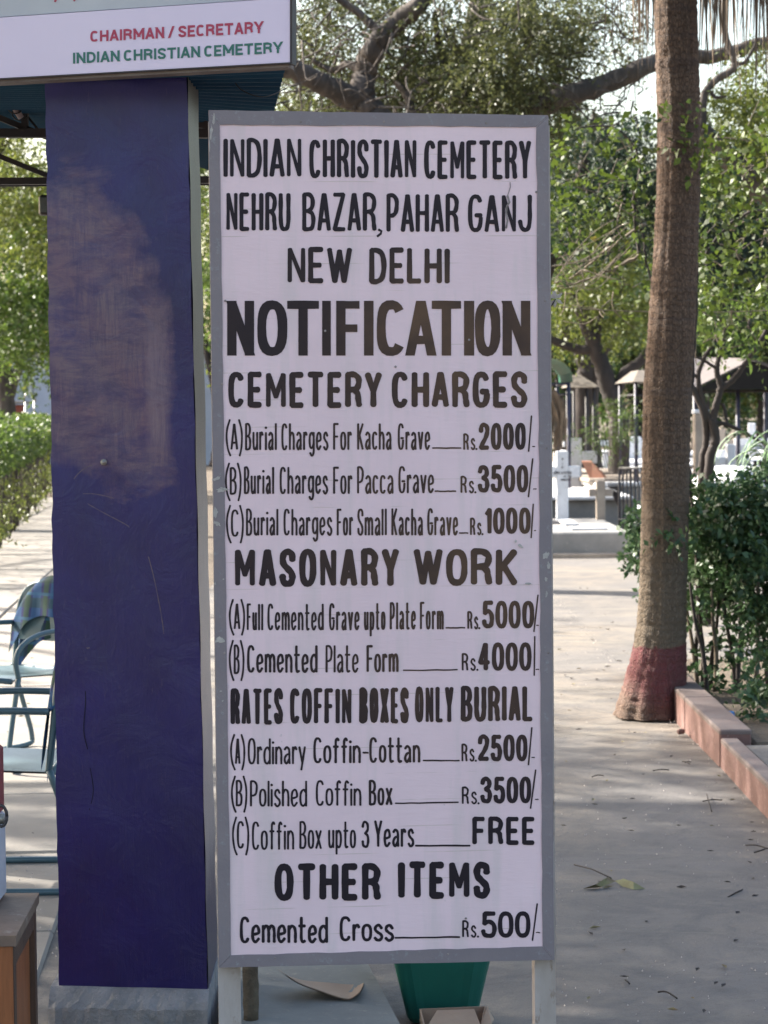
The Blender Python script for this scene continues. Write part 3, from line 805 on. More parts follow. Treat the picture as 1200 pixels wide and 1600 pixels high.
def text_mesh(s_txt, quad, w_, m_, parent, label, mapf, z=0.0008):
    (tl_, tr_, br_, bl_) = [np.array(q, float) for q in quad]
    W_ = tr_[0] - tl_[0]; H_ = 17.0
    def mp(x, y, zz):
        u_, v_ = x / W_, y / H_
        p = v_ * ((1 - u_) * bl_ + u_ * br_) + (1 - v_) * ((1 - u_) * tl_ + u_ * tr_)
        return mapf(p[0], p[1], z + zz)
    words_ = s_txt.split(' ')
    gap = w_ * 0.62; sp = w_ * 1.9
    nl = sum(len(q) for q in words_)
    fixed = nl * w_ + sum(len(q) - 1 for q in words_) * gap + sp * (len(words_) - 1)
    u_ = (W_ - fixed) / sum(GL[c][0] for q in words_ for c in q)
    x = 0; mb = MB()
    for q in words_:
        ww = sum(GL[c][0] for c in q) * u_ + len(q) * w_ + (len(q) - 1) * gap
        word(mb, q, x, x + ww, 0, H_, w_, gap=gap, mapf=mp, butt=True, jit=0)
        x += ww + sp
    mb.build('lettering', m_, parent, label=label)
M['red'] = mat('red_vinyl', (0.42, 0.045, 0.10), (0.40, 0.04, 0.09), 9, 0.5)
M['green'] = mat('green_vinyl', (0.035, 0.16, 0.13), (0.03, 0.15, 0.12), 9, 0.5)
text_mesh('CHAIRMAN / SECRETARY', [(141, 48.5), (411, 33), (411, 51.5), (141, 65.5)], 3.5, M['red'], fs_, 'red lettering reading CHAIRMAN / SECRETARY', onf)
text_mesh('INDIAN CHRISTIAN CEMETERY', [(114, 82.5), (441, 65), (441, 82.5), (114, 99.5)], 3.5, M['green'], fs_, 'green lettering reading INDIAN CHRISTIAN CEMETERY', onf)
mb = MB()
ribbon(mb, [(89, -8), (88, -2), (86, 2)], 1.8, onf, -0.0032 + 0.0005)
ribbon(mb, [(118, -8), (117, -3), (116, 1)], 1.5, onf, -0.0032 + 0.0005)
mb.build('lettering', M['red'], fs_, label='tails of two red characters at the top of the sign')

# ================================================================== BLUE PILLAR
m, n, l, b = newmat('pillar_blue')
co = texco(n, l)
sx = n.new('ShaderNodeSeparateXYZ'); l.new(co, sx.inputs[0])
col = (0.024, 0.019, 0.092)
fb = noise(n, l, co, 5, 5, 0.6); rb = ramp(n, [(0.35, 0.0), (0.7, 1.0)]); l.new(fb, rb.inputs[0])
col = mixc(n, l, rb.outputs[0], (0.019, 0.015, 0.120), (0.014, 0.011, 0.078))
# bill-poster residue: broad worn patch on the upper half, with torn edges
zr = ramp(n, [(0.0, 0.0), (0.55, 0.0), (0.64, 0.62), (0.76, 0.80), (0.90, 0.55), (0.97, 0.25)])
l.new(math_(n, l, 'DIVIDE', sx.outputs[2], 2.2), zr.inputs[0])
nw = noise(n, l, texco(n, l, (3.0, 3.0, 5.0)), 1.3, 7, 0.62, 0.5)
xr = ramp(n, [(0.0, 0.75), (0.55, 0.80), (0.78, 0.45), (0.86, 0.15), (1.0, 0.3)])
zsk = math_(n, l, 'MULTIPLY', math_(n, l, 'MAXIMUM', math_(n, l, 'SUBTRACT', math_(n, l, 'DIVIDE', sx.outputs[2], 2.2), 0.80), 0.0), 2.6)
l.new(math_(n, l, 'ADD', math_(n, l, 'ADD', math_(n, l, 'DIVIDE', sx.outputs[0], 0.34), 0.5), zsk), xr.inputs[0])
s1 = math_(n, l, 'MULTIPLY', zr.outputs[0], xr.outputs[0])
s1 = math_(n, l, 'ADD', s1, math_(n, l, 'MULTIPLY', nw, 0.9))
rr1 = ramp(n, [(0.72, 0.0), (0.88, 0.9)]); l.new(s1, rr1.inputs[0])
vs_ = noise(n, l, texco(n, l, (60, 60, 5)), 1.6, 6, 0.75, 0.6); rv = ramp(n, [(0.38, 0.5), (0.62, 1.0)]); l.new(vs_, rv.inputs[0])
hs_ = noise(n, l, texco(n, l, (5, 5, 34)), 1.6, 6, 0.75, 1.2); rh = ramp(n, [(0.38, 0.6), (0.60, 1.0)]); l.new(hs_, rh.inputs[0])
resid = mixc(n, l, noise(n, l, co, 9, 4, 0.6), (0.19, 0.095, 0.14), (0.165, 0.135, 0.15))
sel = noise(n, l, co, 7, 3, 0.5); rsel = ramp(n, [(0.42, 0.0), (0.58, 1.0)]); l.new(sel, rsel.inputs[0])
brk = n.new('ShaderNodeMix'); l.new(rsel.outputs[0], brk.inputs[0]); l.new(rv.outputs[0], brk.inputs[2]); l.new(rh.outputs[0], brk.inputs[3])
blot = noise(n, l, texco(n, l, (1, 1, 2.2)), 11, 8, 0.72, 0.4); rbl = ramp(n, [(0.36, 0.35), (0.56, 1.0)]); l.new(blot, rbl.inputs[0])
fac = math_(n, l, 'MULTIPLY', rr1.outputs[0], math_(n, l, 'MULTIPLY', brk.outputs[0], rbl.outputs[0]))
col = mixc(n, l, fac, col, resid)
# a paler scraped streak
dx = math_(n, l, 'ABSOLUTE', math_(n, l, 'ADD', sx.outputs[0], -0.062)); rx_ = ramp(n, [(0.0, 1.0), (0.014, 0.9), (0.032, 0.0)]); l.new(dx, rx_.inputs[0])
rz_ = ramp(n, [(0.62, 0.0), (0.66, 0.9), (0.76, 0.7), (0.82, 0.0)]); l.new(math_(n, l, 'DIVIDE', sx.outputs[2], 2.2), rz_.inputs[0])
fs2 = math_(n, l, 'MULTIPLY', math_(n, l, 'MULTIPLY', rx_.outputs[0], rz_.outputs[0]), rv.outputs[0])
col = mixc(n, l, fs2, col, (0.20, 0.15, 0.19))
# light scuffs and fine scratches
sc_ = noise(n, l, texco(n, l, (30, 30, 8), (0.3, 0.5, 0.2)), 3.0, 6, 0.75, 1.0); rsc = ramp(n, [(0.60, 0.0), (0.70, 0.35)]); l.new(sc_, rsc.inputs[0])
col = mixc(n, l, rsc.outputs[0], col, (0.10, 0.07, 0.12))
l.new(col, b.inputs['Base Color'])
b.inputs['Roughness'].default_value = 0.33
b.inputs['Specular IOR Level'].default_value = 0.5
hb = math_(n, l, 'ADD', noise(n, l, co, 8, 6, 0.65, 0.8), math_(n, l, 'MULTIPLY', vs_, 0.35))
bumpn(n, l, hb, 0.35, 0.012, b)
M['pillar'] = m
M['pillar_side'] = mat('pillar_side', (0.33, 0.33, 0.33), (0.22, 0.22, 0.235), 5, 0.4, bump=0.3, bd=0.003, stretch=(1, 1, 0.2), s3=30, c3=(0.5, 0.47, 0.45))
M['plinth'] = mat('plinth_concrete', (0.30, 0.31, 0.33), (0.20, 0.21, 0.22), 14, 0.9, bump=1.0, bd=0.01, s3=55, c3=(0.42, 0.41, 0.40))
pil = thing('pillar', 'dark blue painted square pillar with torn poster residue, left of the notice board', 'pillar', (-0.585, 5.24, 0))
PR, PL = 5.20, 5.245
bl, br = P(93, 1541, PL), P(324, 1546, PR)
tl, tr = P(70.5, 118, PL), P(291.5, 106, PR)
zb = 0.150
bl[2] = br[2] = zb
DZ = 0.30
# front with a slightly uneven edge: grid
nzz, nxx = 60, 12
def pil_pt(u_, v_, dep=0.0):
    a_ = bl + (br - bl) * u_; c_ = tl + (tr - tl) * u_
    c_ = c_.copy(); p = a_ + (c_ - a_) * v_
    p[1] += dep
    return p
rp = random.Random(4)
vs = []; fsx = []
jl = [rp.uniform(-.0025, .0025) for _ in range(nzz + 1)]; jr = [rp.uniform(-.0015, .0015) for _ in range(nzz + 1)]
for j in range(nzz + 1):
    for i in range(nxx + 1):
        p = pil_pt(i / nxx, j / nzz)
        if i == 0: p[0] += jl[j]
        if i == nxx: p[0] += jr[j]
        p[1] += 0.0015 * math.sin(j * 0.7 + i)
        vs.append(p)
for j in range(nzz):
    for i in range(nxx):
        a_ = j * (nxx + 1) + i
        fsx.append((a_, a_ + 1, a_ + nxx + 2, a_ + nxx + 1))
# left side and back
k0 = len(vs)
for j in range(nzz + 1):
    p = pil_pt(0, j / nzz); p[0] += jl[j]; p[1] += DZ; vs.append(p)
    vs.append(vs[j * (nxx + 1)])
for j in range(nzz): fsx.append((k0 + 2 * j, k0 + 2 * j + 1, k0 + 2 * j + 3, k0 + 2 * j + 2))
mbp = MB().add(vs, fsx, True)
mbp.build('body', M['pillar'], pil)
q = [pil_pt(1, 0), pil_pt(1, 0, DZ), pil_pt(1, 1, DZ), pil_pt(1, 1)]
M['pillar_back'] = mat('pillar_back', (0.03, 0.025, 0.11), None, 5, 0.5)
# right side: blue foot, grey above, whitish reflection painted into the middle
mbs = MB()
ks = 40
for j in range(ks): pass
sv, sf = [], []
for j in range(ks + 1):
    v_ = j / ks
    for dp in (0.004, 0.05, 0.11, 0.17, 0.235, DZ):
        p = pil_pt(1, v_, dp); p[0] += 0.0015 + 0.001 * math.sin(j * 1.3 + dp * 20); sv.append(p)
for j in range(ks):
    for i in range(5):
        a_ = j * 6 + i; sf.append((a_, a_ + 1, a_ + 7, a_ + 6))
m, n, l, b = newmat('pillar_return')
co = texco(n, l); sx = n.new('ShaderNodeSeparateXYZ'); l.new(co, sx.inputs[0])
rzz = ramp(n, [(0.0, (0.03, 0.03, 0.07)), (0.16, (0.03, 0.03, 0.075)), (0.22, (0.24, 0.22, 0.24)), (0.50, (0.30, 0.27, 0.27)), (0.66, (0.11, 0.105, 0.11)), (1.0, (0.12, 0.12, 0.115))])
nn_ = noise(n, l, texco(n, l, (1, 20, 3)), 3, 5, 0.7)
l.new(math_(n, l, 'ADD', math_(n, l, 'DIVIDE', sx.outputs[2], 2.2), math_(n, l, 'MULTIPLY', math_(n, l, 'SUBTRACT', nn_, 0.5), 0.2)), rzz.inputs[0])
l.new(rzz.outputs[0], b.inputs['Base Color']); b.inputs['Roughness'].default_value = 0.35
bumpn(n, l, noise(n, l, texco(n, l, (1, 30, 6)), 4, 5, 0.7), 0.4, 0.004, b)
mbs.add(sv, sf, True).build('side_return', m, pil, label='painted right side of the pillar, a pale reflection coloured into its middle')
MB().slab([pil_pt(0, 0, DZ + .001), pil_pt(1, 0, DZ + .001), pil_pt(1, 1, DZ + .001), pil_pt(0, 1, DZ + .001)], (0, 0.006, 0)).build('back_face', M['pillar_back'], pil)
# plinth: rough block with chamfered top
pl0, pl1 = G(82, 1560, 0.125), G(323, 1566, 0.125)
mb = MB()
nX = 22
rows = [(-0.012, 0.0, -0.02), (-0.014, 0.0, 0.06), (-0.010, 0.0, 0.112), (0.004, 0.0, 0.128), (0.04, 0.0, 0.1505), (0.12, 0, 0.151), (0.36, 0, 0.151), (0.36, 0, -0.02)]
vs, fsx = [], []
for k, (dy, _, z) in enumerate(rows):
    for i in range(nX + 1):
        u_ = i / nX
        x = bl[0] - 0.020 + (br[0] + 0.004 - bl[0] + 0.020) * u_
        y = (PL - 0.045) + (PR - PL) * u_ + dy
        vs.append((x, y + rp.uniform(-.004, .004) * (k < 5), z + rp.uniform(-.004, .004) * (1 < k < 4)))
for k in range(len(rows) - 1):
    for i in range(nX):
        a_ = k * (nX + 1) + i
        fsx.append((a_, a_ + 1, a_ + nX + 2, a_ + nX + 1))
fsx.append(tuple(k * (nX + 1) for k in range(len(rows)))); fsx.append(tuple(k * (nX + 1) + nX for k in range(len(rows)))[::-1])
mb.add(vs, fsx).build('plinth', M['plinth'], pil)
M['pscratch'] = mat('pale_scratch', (0.075, 0.06, 0.12), (0.13, 0.10, 0.12), 60, 0.7)
M['pcrack'] = mat('dark_crack', (0.008, 0.007, 0.02), None, 60, 0.9)
def onp(x, y, z):
    a_ = bl + (br - bl) * ((x - 93) / 231.0)
    q = P(x, y, PL + (PR - PL) * ((x - 93) / 231.0))
    return q + np.array([0, -0.0022 - z, 0])
for pts_, wd_, mk, lb in (([(108, 768), (118, 745), (140, 728), (175, 722), (205, 726)], .8, 'pscratch', 'pale curved scratch beside the bolt'), ([(120, 772), (150, 772), (190, 782), (230, 796), (262, 822)], .7, 'pscratch', None), ([(128, 782), (160, 800), (205, 825), (225, 850), (240, 900), (252, 960), (256, 990)], .8, 'pscratch', None),
        ([(130, 1040), (134, 1090), (131, 1140), (137, 1170)], .7, 'pcrack', 'fine dark crack low on the pillar'), ([(141, 1200), (146, 1235), (140, 1265)], .6, 'pcrack', None), ([(205, 945), (204, 965), (209, 985)], .7, 'pscratch', None), ([(125, 1014), (140, 1012)], 1.2, 'pscratch', None), ([(272, 279), (290, 281)], 1.2, 'pscratch', None),
        ([(128, 422), (150, 420), (172, 427)], 1.3, 'pcrack', None), ([(205, 453), (222, 456)], 1.2, 'pcrack', None), ([(140, 505), (165, 512), (185, 522)], 1.2, 'pcrack', None), ([(218, 366), (240, 362), (258, 360)], .8, 'pcrack', None), ([(98, 520), (110, 545), (117, 562)], .8, 'pcrack', None), ([(150, 515), (168, 530), (196, 533)], 1.0, 'pcrack', None)):
    mb = MB(); ribbon(mb, spline(pts_, 5), wd_, onp, 0.0); mb.build('scratch', M[mk], pil, label=lb)
bp = P(162, 722, 5.222)
M['metal'] = mat('worn_metal', (0.42, 0.41, 0.38), (0.25, 0.23, 0.2), 30, 0.4, metal=0.6)
mb = MB(); mb.tube([bp + [0, 0.02, 0], bp + [0, -0.006, 0]], [0.0075, 0.0072], 12); mb.tube([bp + [0, -0.006, 0], bp + [0, -0.012, 0]], [0.0035, 0.003], 8)
mb.build('bolt', M['metal'], pil)

# ================================================================== SHED ROOF behind the sign
rf = thing('shed_roof', 'low blue corrugated sheet roof on black steel trusses behind the signboard', 'roof', (-1.5, 6.5, 0))
M['roof_blue'] = mat('roof_blue', (0.022, 0.072, 0.12), (0.018, 0.055, 0.10), 4, 0.8, bump=0.2, s3=40, spec=0.1)
def corr(c00, c10, c11, c01, ribs, nx_):
    vs, fsx = [], []
    ny_ = ribs * 6
    for j in range(ny_ + 1):
        v_ = j / ny_
        for i in range(nx_ + 1):
            u_ = i / nx_
            p = (1 - v_) * ((1 - u_) * c00 + u_ * c10) + v_ * ((1 - u_) * c01 + u_ * c11)
            vs.append(p + np.array([0, 0, 0.009 * math.sin(2 * math.pi * v_ * ribs)]))
    for j in range(ny_):
        for i in range(nx_):
            a_ = j * (nx_ + 1) + i
            fsx.append((a_, a_ + 1, a_ + nx_ + 2, a_ + nx_ + 1))
    k = len(vs)
    vs2 = [v + np.array([0, 0, 0.004]) for v in vs]
    fs2 = [tuple(reversed([q + k for q in f_])) for f_ in fsx]
    return MB().add(vs + vs2, fsx + fs2, True)
a_nr, a_nm, a_nl = P(446, 103, 5.06), P(190, 116, 5.16), P(-700, 150, 5.6)
a_fr, a_fm, a_fl = P(398, 288, 8.4), P(190, 216, 7.4), P(-900, 175, 7.4)
corr(a_nm, a_nr, a_fr, a_fm, 40, 2).build('roof_sheet', M['roof_blue'], rf)
corr(a_nl, a_nm, a_fm, a_fl, 34, 2).build('roof_sheet', M['roof_blue'], rf)
def beam(p0, p1, th, name='beam', mt=None):
    p0, p1 = np.array(p0), np.array(p1)
    d_ = p1 - p0; d_ /= np.linalg.norm(d_)
    s__ = np.cross(d_, [0, 1.0, 0]); s__ /= np.linalg.norm(s__)
    h_ = s__ * th / 2; y_ = np.array([0, th * 0.6, 0])
    return MB().hexa([p0 - h_ - y_, p0 + h_ - y_, p0 + h_ + y_, p0 - h_ + y_, p1 - h_ - y_, p1 + h_ - y_, p1 + h_ + y_, p1 - h_ + y_]).build(name, mt or M['steel_dark'], rf)
D = 6.3
beam(P(-500, 30, D), P(330, 196, D), 0.026)
beam(P(-500, 207, D), P(336, 209, D), 0.024)
beam(P(-60, 160, D + .02), P(120, 233, D + .02), 0.016, 'strut')
beam(P(39, 140, D + .01), P(39, 204, D + .01), 0.018, 'strut')
beam(P(8, 138, D + .05), P(60, 203, D + .05), 0.006, 'strut')
beam(P(-120, 196, D + .2), P(150, 305, D + .2), 0.014, 'strut')
beam(P(-500, 287, D + .3), P(336, 281, D + .3), 0.020)
beam(P(-500, 293.5, D + .34), P(336, 288, D + .34), 0.006)
beam(P(306, 190, D + .3), P(345, 198, D + .3), 0.024)
for px in (205, -420):
    t_ = P(px, 180, D + .1); MB().tube([(t_[0], t_[1], -0.02), t_], 0.03, 8).build('post', M['steel_dark'], rf)
M['pipe'] = mat('pipe_pale', (0.42, 0.33, 0.33), (0.3, 0.24, 0.24), 20, 0.6)
M['wire'] = mat('black_wire', (0.015, 0.015, 0.015), None, 20, 0.6)
pc = thing('tube_lamp', 'pale unlit tube lamp with wire loops hung under the blue roof', 'lamp', P(20, 160, 6.2))
MB().tube([P(3, 138, 6.2), P(14, 155, 6.2), P(33, 184, 6.2)], 0.0085, 8).build('tube', M['pipe'], pc)
mb = MB(); r_ = []
for i in range(60):
    t = i / 59; r_.append(P(3 + 30 * t, 140 + 44 * t, 6.2) + np.array([0.016 * math.cos(t * 26), 0.016 * math.sin(t * 26), 0.016 * math.sin(t * 26)]))
mb.tube(r_, 0.0018, 5); mb.build('wire', M['wire'], pc)
cabl = MB().tube(spline([P(365, 108, 5.3), P(366, 125, 5.3), P(377, 140, 5.3), P(400, 150, 5.3), P(420, 150, 5.32), P(447, 138, 5.4)], 6), 0.0014, 6).build('cable', M['wire'])
tag(cabl, 'thin black cable looping below the blue roof edge beside the board', 'cable')
lamp = thing('floodlight', 'small black floodlight hanging under the roof truss beside the blue pillar', 'floodlight', P(72, 320, 6.6))
c_ = P(76, 321, 6.6)
hous = MB().box(c_, (0.055, 0.04, 0.058), 0.3, 0.005).build('housing', M['steel_dark'], lamp)
M['lens'] = mat('lamp_lens', (0.16, 0.17, 0.16), None, 20, 0.2)
MB().box(c_ + np.array([-0.012, -0.024, 0]), (0.022, 0.006, 0.044), 0.3, 0.002).build('lens', M['lens'], hous)
MB().tube([c_ + np.array([0, 0, 0.028]), P(76, 283, 6.62)], 0.006, 6).build('bracket', M['steel_dark'], lamp)

# ================================================================== CONCRETE SLAB, BIN, BOXES
M['slab'] = mat('slab_grey', (0.17, 0.185, 0.18), (0.13, 0.14, 0.14), 6, 0.85, bump=0.5, bd=0.004, s3=40, c3=(0.24, 0.23, 0.2))
e0, e1 = G(556, 1470, 0.1), G(626, 1602, 0.1)
ed = (e1 - e0); e2 = e0 + ed * 1.9
ps = [(-0.385, e2[1], 0.1), (e2[0], e2[1], 0.1), (e0[0], e0[1], 0.1), (-0.385, e0[1], 0.1)]
sb = MB().slab(ps[::-1], (0, 0, -0.11)).build('cement_slab', M['slab'])
tag(sb, 'low dark grey cement slab behind the legs of the notice board', 'slab')
M['bin'] = mat('bin_green', (0.010, 0.12, 0.092), (0.008, 0.095, 0.075), 5, 0.4, bump=0.1, s3=40)
bc = G(688, 1618, 0) ; bc = np.array([(681 - 600) / 3500 * 5.5 + 0.004, 5.5, 0])
bn = thing('waste_bin', 'square tapered teal green plastic bin standing behind the notice board', 'bin', bc)
mb = MB()
prof = [(0.086, 0.0), (0.094, 0.012), (0.128, 0.15), (0.152, 0.27), (0.158, 0.275), (0.158, 0.295), (0.150, 0.298), (0.146, 0.29), (0.120, 0.16), (0.074, 0.02), (0.0, 0.018)]
N_ = 40; vs, fsx = [], []
def sqr(a_):
    c__, s__ = math.cos(a_), math.sin(a_); e_ = 0.30
    return math.copysign(abs(c__) ** e_, c__) * 0.93, math.copysign(abs(s__) ** e_, s__) * 0.75
for r__, z in prof:
    for k in range(N_):
        a_ = 2 * math.pi * (k + .5) / N_
        qx, qy = sqr(a_)
        rb_ = 0.004 if (k in (28, 31) and 0.01 < z < 0.27 and r__ > .09) else 0
        vs.append((bc[0] + r__ * qx, bc[1] + (r__ + rb_) * qy, z))
for j in range(len(prof) - 1):
    for k in range(N_):
        fsx.append((j * N_ + k, j * N_ + (k + 1) % N_, (j + 1) * N_ + (k + 1) % N_, (j + 1) * N_ + k))
fsx.append(tuple(reversed(range(N_))))
mb.add(vs, fsx, False).build('bucket', M['bin'], bn)
MB().tube([(bc[0] + 0.163 * sqr((t + .5) * math.pi / 20)[0], bc[1] + 0.163 * sqr((t + .5) * math.pi / 20)[1], 0.285) for t in range(41)], 0.006, 6).build('rim', M['bin'], bn)
M['card'] = mat('cardboard', (0.34, 0.25, 0.18), (0.28, 0.20, 0.145), 7, 0.9, bump=0.3, s3=50)
cb = thing('cardboard_box', 'small open brown cardboard box in front of the green bin', 'box', (0.16, 5.2, 0))
cc = P(716, 1600, 5.12)
x0, x1 = P(664, 1600, 5.12)[0], P(752, 1600, 5.12)[0]
zt = P(700, 1609, 5.12)[2]
MB().slab([(x0, 5.10, 0), (x1, 5.12, 0), (x1, 5.12, zt), (x0, 5.10, zt)], (0, 0.004, 0)).build('side', M['card'], cb)
MB().slab([(x1, 5.12, 0), (x1 + .02, 5.32, 0), (x1 + .02, 5.32, zt), (x1, 5.12, zt)], (-0.004, 0, 0)).build('side', M['card'], cb)
MB().slab([(x0 - .01, 5.30, 0), (x1 + .02, 5.32, 0), (x1 + .02, 5.32, zt), (x0 - .01, 5.30, zt)], (0, 0.004, 0)).build('side', M['card'], cb)
MB().slab([(x0, 5.10, 0), (x0 - .01, 5.30, 0), (x0 - .01, 5.30, zt), (x0, 5.10, zt)], (0.004, 0, 0)).build('side', M['card'], cb)
MB().slab([(x0, 5.105, zt + .001), (x1, 5.125, zt + .001), (P(741, 1579, 5.2)), (P(683, 1581, 5.2))], (0, 0.003, 0.003)).build('flap', M['card'], cb)
MB().slab([(x1 + .001, 5.13, zt + .001), (x1 + .022, 5.31, zt + .001), P(772, 1594, 5.28), P(768, 1600, 5.15)], (0, 0.003, 0.003)).build('flap', M['card'], cb)
# curled sheet of cardboard on the slab
mb = MB(); vs, fsx = [], []
topc = [(432, 1513), (452, 1527), (480, 1534), (515, 1537), (550, 1540), (569, 1537)]
botc = [(446, 1524), (468, 1538), (500, 1550), (530, 1560), (547, 1562), (562, 1552)]
tc = spline([P(x, y, 5.34 + 0.1 * i / 5) for i, (x, y) in enumerate(topc)], 5)
bcx = spline([P(x, y, 5.28 - 0.02 * i / 5) for i, (x, y) in enumerate(botc)], 5)
for i in range(len(tc)): vs += [tc[i], 0.5 * (tc[i] + bcx[i]) + np.array([0, 0.01, -0.004 + 0.0]), bcx[i]]
for i in range(len(tc) - 1):
    for k in (0, 1): a_ = 3 * i + k; fsx.append((a_, a_ + 1, a_ + 4, a_ + 3))
k = len(vs); vs += [v + np.array([0, 0.003, 0.002]) for v in vs]; fsx += [tuple(q + k for q in f_[::-1]) for f_ in fsx]
tag(mb.add(vs, fsx, True).build('cardboard_sheet', M['card']), 'curled scrap of brown cardboard lying on the grey cement slab', 'cardboard')
M['stump'] = mat('stump', (0.13, 0.11, 0.08), (0.07, 0.06, 0.045), 12, 0.95, bump=1.0, bd=0.01, s3=40)
q0, q1 = P(378, 1500, 5.1), P(403, 1500, 5.1)
cx = (q0[0] + q1[0]) / 2
mb = MB(); rs_ = random.Random(3)
mb.tube([(cx + rs_.uniform(-.001, .001), 5.12, 0.098 + 0.02 * i) for i in range(8)], [0.0185 * rs_.uniform(.93, 1.07) for _ in range(8)], 10)
tag(mb.build('wooden_stump', M['stump']), 'short rough brown wooden stub on the slab beside the board leg', 'post')

# ================================================================== WOODEN STAND AND COLLECTION BOX at the left edge
M['wood'] = mat('varnished_wood', (0.30, 0.105, 0.035), (0.20, 0.065, 0.022), 5, 0.45, bump=0.3, bd=0.003, stretch=(9, 9, 0.8), s3=14, c3=(0.14, 0.045, 0.018))
M['wood_dark'] = mat('dark_wood', (0.10, 0.055, 0.035), (0.06, 0.035, 0.025), 6, 0.55, bump=0.3, stretch=(8, 8, 1))
M['wood_top'] = mat('worn_top', (0.20, 0.14, 0.105), (0.12, 0.08, 0.06), 8, 0.7, bump=0.4, s3=25, c3=(0.26, 0.22, 0.2))
ws = thing('wooden_stand', 'low brown varnished wooden stand at the left edge, before the blue pillar', 'stand', (-1.05, 4.73, 0))
ZT = 0.45
fr = G(25, 1462, ZT); bk = G(61, 1395, ZT)
X0 = -1.35
MB().slab([(X0, fr[1], ZT), (fr[0], fr[1], ZT), (bk[0], bk[1], ZT), (X0, bk[1], ZT)], (0, 0, -0.022)).build('top', M['wood_top'], ws)
h = ZT - 0.024
sdv = (bk - fr); sdv[2] = 0; sdv /= np.linalg.norm(sdv); sn = np.array([sdv[1], -sdv[0], 0])
i0, i1 = fr - sn * 0.006 + sdv * 0.008, bk - sn * 0.006 - sdv * 0.008
def vpan(p0, p1, z0, z1, inset, th, name, mt):
    a_, b_ = p0 - sn * inset, p1 - sn * inset
    MB().slab([(a_[0], a_[1], z0), (b_[0], b_[1], z0), (b_[0], b_[1], z1), (a_[0], a_[1], z1)], -sn * th).build(name, mt, ws)
vpan(i0, i0 + sdv * 0.035, 0, h, 0, 0.03, 'leg', M['wood_dark'])
vpan(i1 - sdv * 0.035, i1, 0, h, 0, 0.03, 'leg', M['wood_dark'])
vpan(i0 + sdv * 0.036, i1 - sdv * 0.036, h - 0.045, h, 0.001, 0.028, 'rail', M['wood_dark'])
vpan(i0 + sdv * 0.036, i1 - sdv * 0.036, 0.02, h - 0.046, 0.012, 0.01, 'side_panel', M['wood'])
MB().slab([(X0, i0[1] - .002, 0.02), (i0[0] - .002, i0[1] - .002, 0.02), (i0[0] - .002, i0[1] - .002, h), (X0, i0[1] - .002, h)], (0, 0.012, 0)).build('front_panel', M['wood'], ws)
MB().slab([(X0, i1[1] - .02, 0.02), (i1[0] - .035, i1[1] - .02, 0.02), (i1[0] - .035, i1[1] - .02, h), (X0, i1[1] - .02, h)], (0, 0.012, 0)).build('back_panel', M['wood'], ws)
MB().slab([(X0, i0[1], 0.0), (X0 + .03, i0[1], 0.0), (X0 + .03, i0[1], h), (X0, i0[1], h)], (0, 0.4, 0)).build('end_panel', M['wood_dark'], ws)
cbx = thing('collection_box', 'red and white metal box with ring hasp on the wooden stand', 'box', (-0.95, 4.75, ZT))
M['box_red'] = mat('box_red', (0.28, 0.06, 0.06), (0.2, 0.05, 0.05), 9, 0.5)
M['box_white'] = mat('box_white', (0.5, 0.52, 0.6), (0.42, 0.44, 0.52), 9, 0.45)
xr_ = P(-8, 1400, 4.72)[0]; xr2 = P(-12, 1200, 4.72)[0]
z1_ = P(0, 1285, 4.72)[2]; z2_ = P(0, 1178, 4.72)[2]
MB().box(((xr_ - 0.11), 4.79, (ZT + 0.001 + z1_) / 2), (0.22, 0.16, z1_ - ZT - 0.002), 0, 0.006).build('body', M['box_white'], cbx)
MB().box(((xr2 - 0.105), 4.79, (z1_ + z2_) / 2), (0.21, 0.15, z2_ - z1_), 0, 0.006).build('lid', M['box_red'], cbx)
rc = P(2, 1278, 4.66)
MB().tube([rc + np.array([0.012 * math.cos(t * math.pi / 8), 0, 0.022 * math.sin(t * math.pi / 8) + 0.004]) for t in range(17)], 0.0035, 7).build('hasp_ring', M['steel_dark'], MB().tube([rc + np.array([-0.03, 0.01, -0.004]), rc + np.array([0.004, 0.01, -0.004])], 0.011, 10).build('hasp', M['metal'], cbx))

# ================================================================== CHAIRS
M['tube_blue'] = mat('chair_paint', (0.075, 0.13, 0.15), (0.055, 0.10, 0.13), 12, 0.35, metal=0.0, bump=0.15, s3=60)
M['seat_blue'] = mat('seat_paint', (0.11, 0.165, 0.18), (0.085, 0.13, 0.15), 6, 0.3, bump=0.1, s3=50)
m, n, l, b = newmat('plaid_cloth')
co = texco(n, l); sx = n.new('ShaderNodeSeparateXYZ'); l.new(co, sx.inputs[0])
def band(o_, fr_, ph, wd):
    return math_(n, l, 'LESS_THAN', math_(n, l, 'FRACT', math_(n, l, 'ADD', math_(n, l, 'MULTIPLY', o_, fr_), ph)), wd)
col = mixc(n, l, band(sx.outputs[0], 9, 0.1, 0.45), (0.008, 0.012, 0.085), (0.015, 0.06, 0.16))
col = mixc(n, l, math_(n, l, 'MULTIPLY', band(sx.outputs[0], 9, 0.5, 0.3), 0.8), col, (0.014, 0.05, 0.02))
col = mixc(n, l, math_(n, l, 'MULTIPLY', band(sx.outputs[2], 9, 0.2, 0.4), 0.55), col, (0.012, 0.04, 0.02))
col = mixc(n, l, math_(n, l, 'MULTIPLY', band(sx.outputs[2], 9, 0.7, 0.12), 0.7), col, (0.02, 0.09, 0.18))
l.new(col, b.inputs['Base Color']); b.inputs['Roughness'].default_value = 0.9
M['plaid'] = m
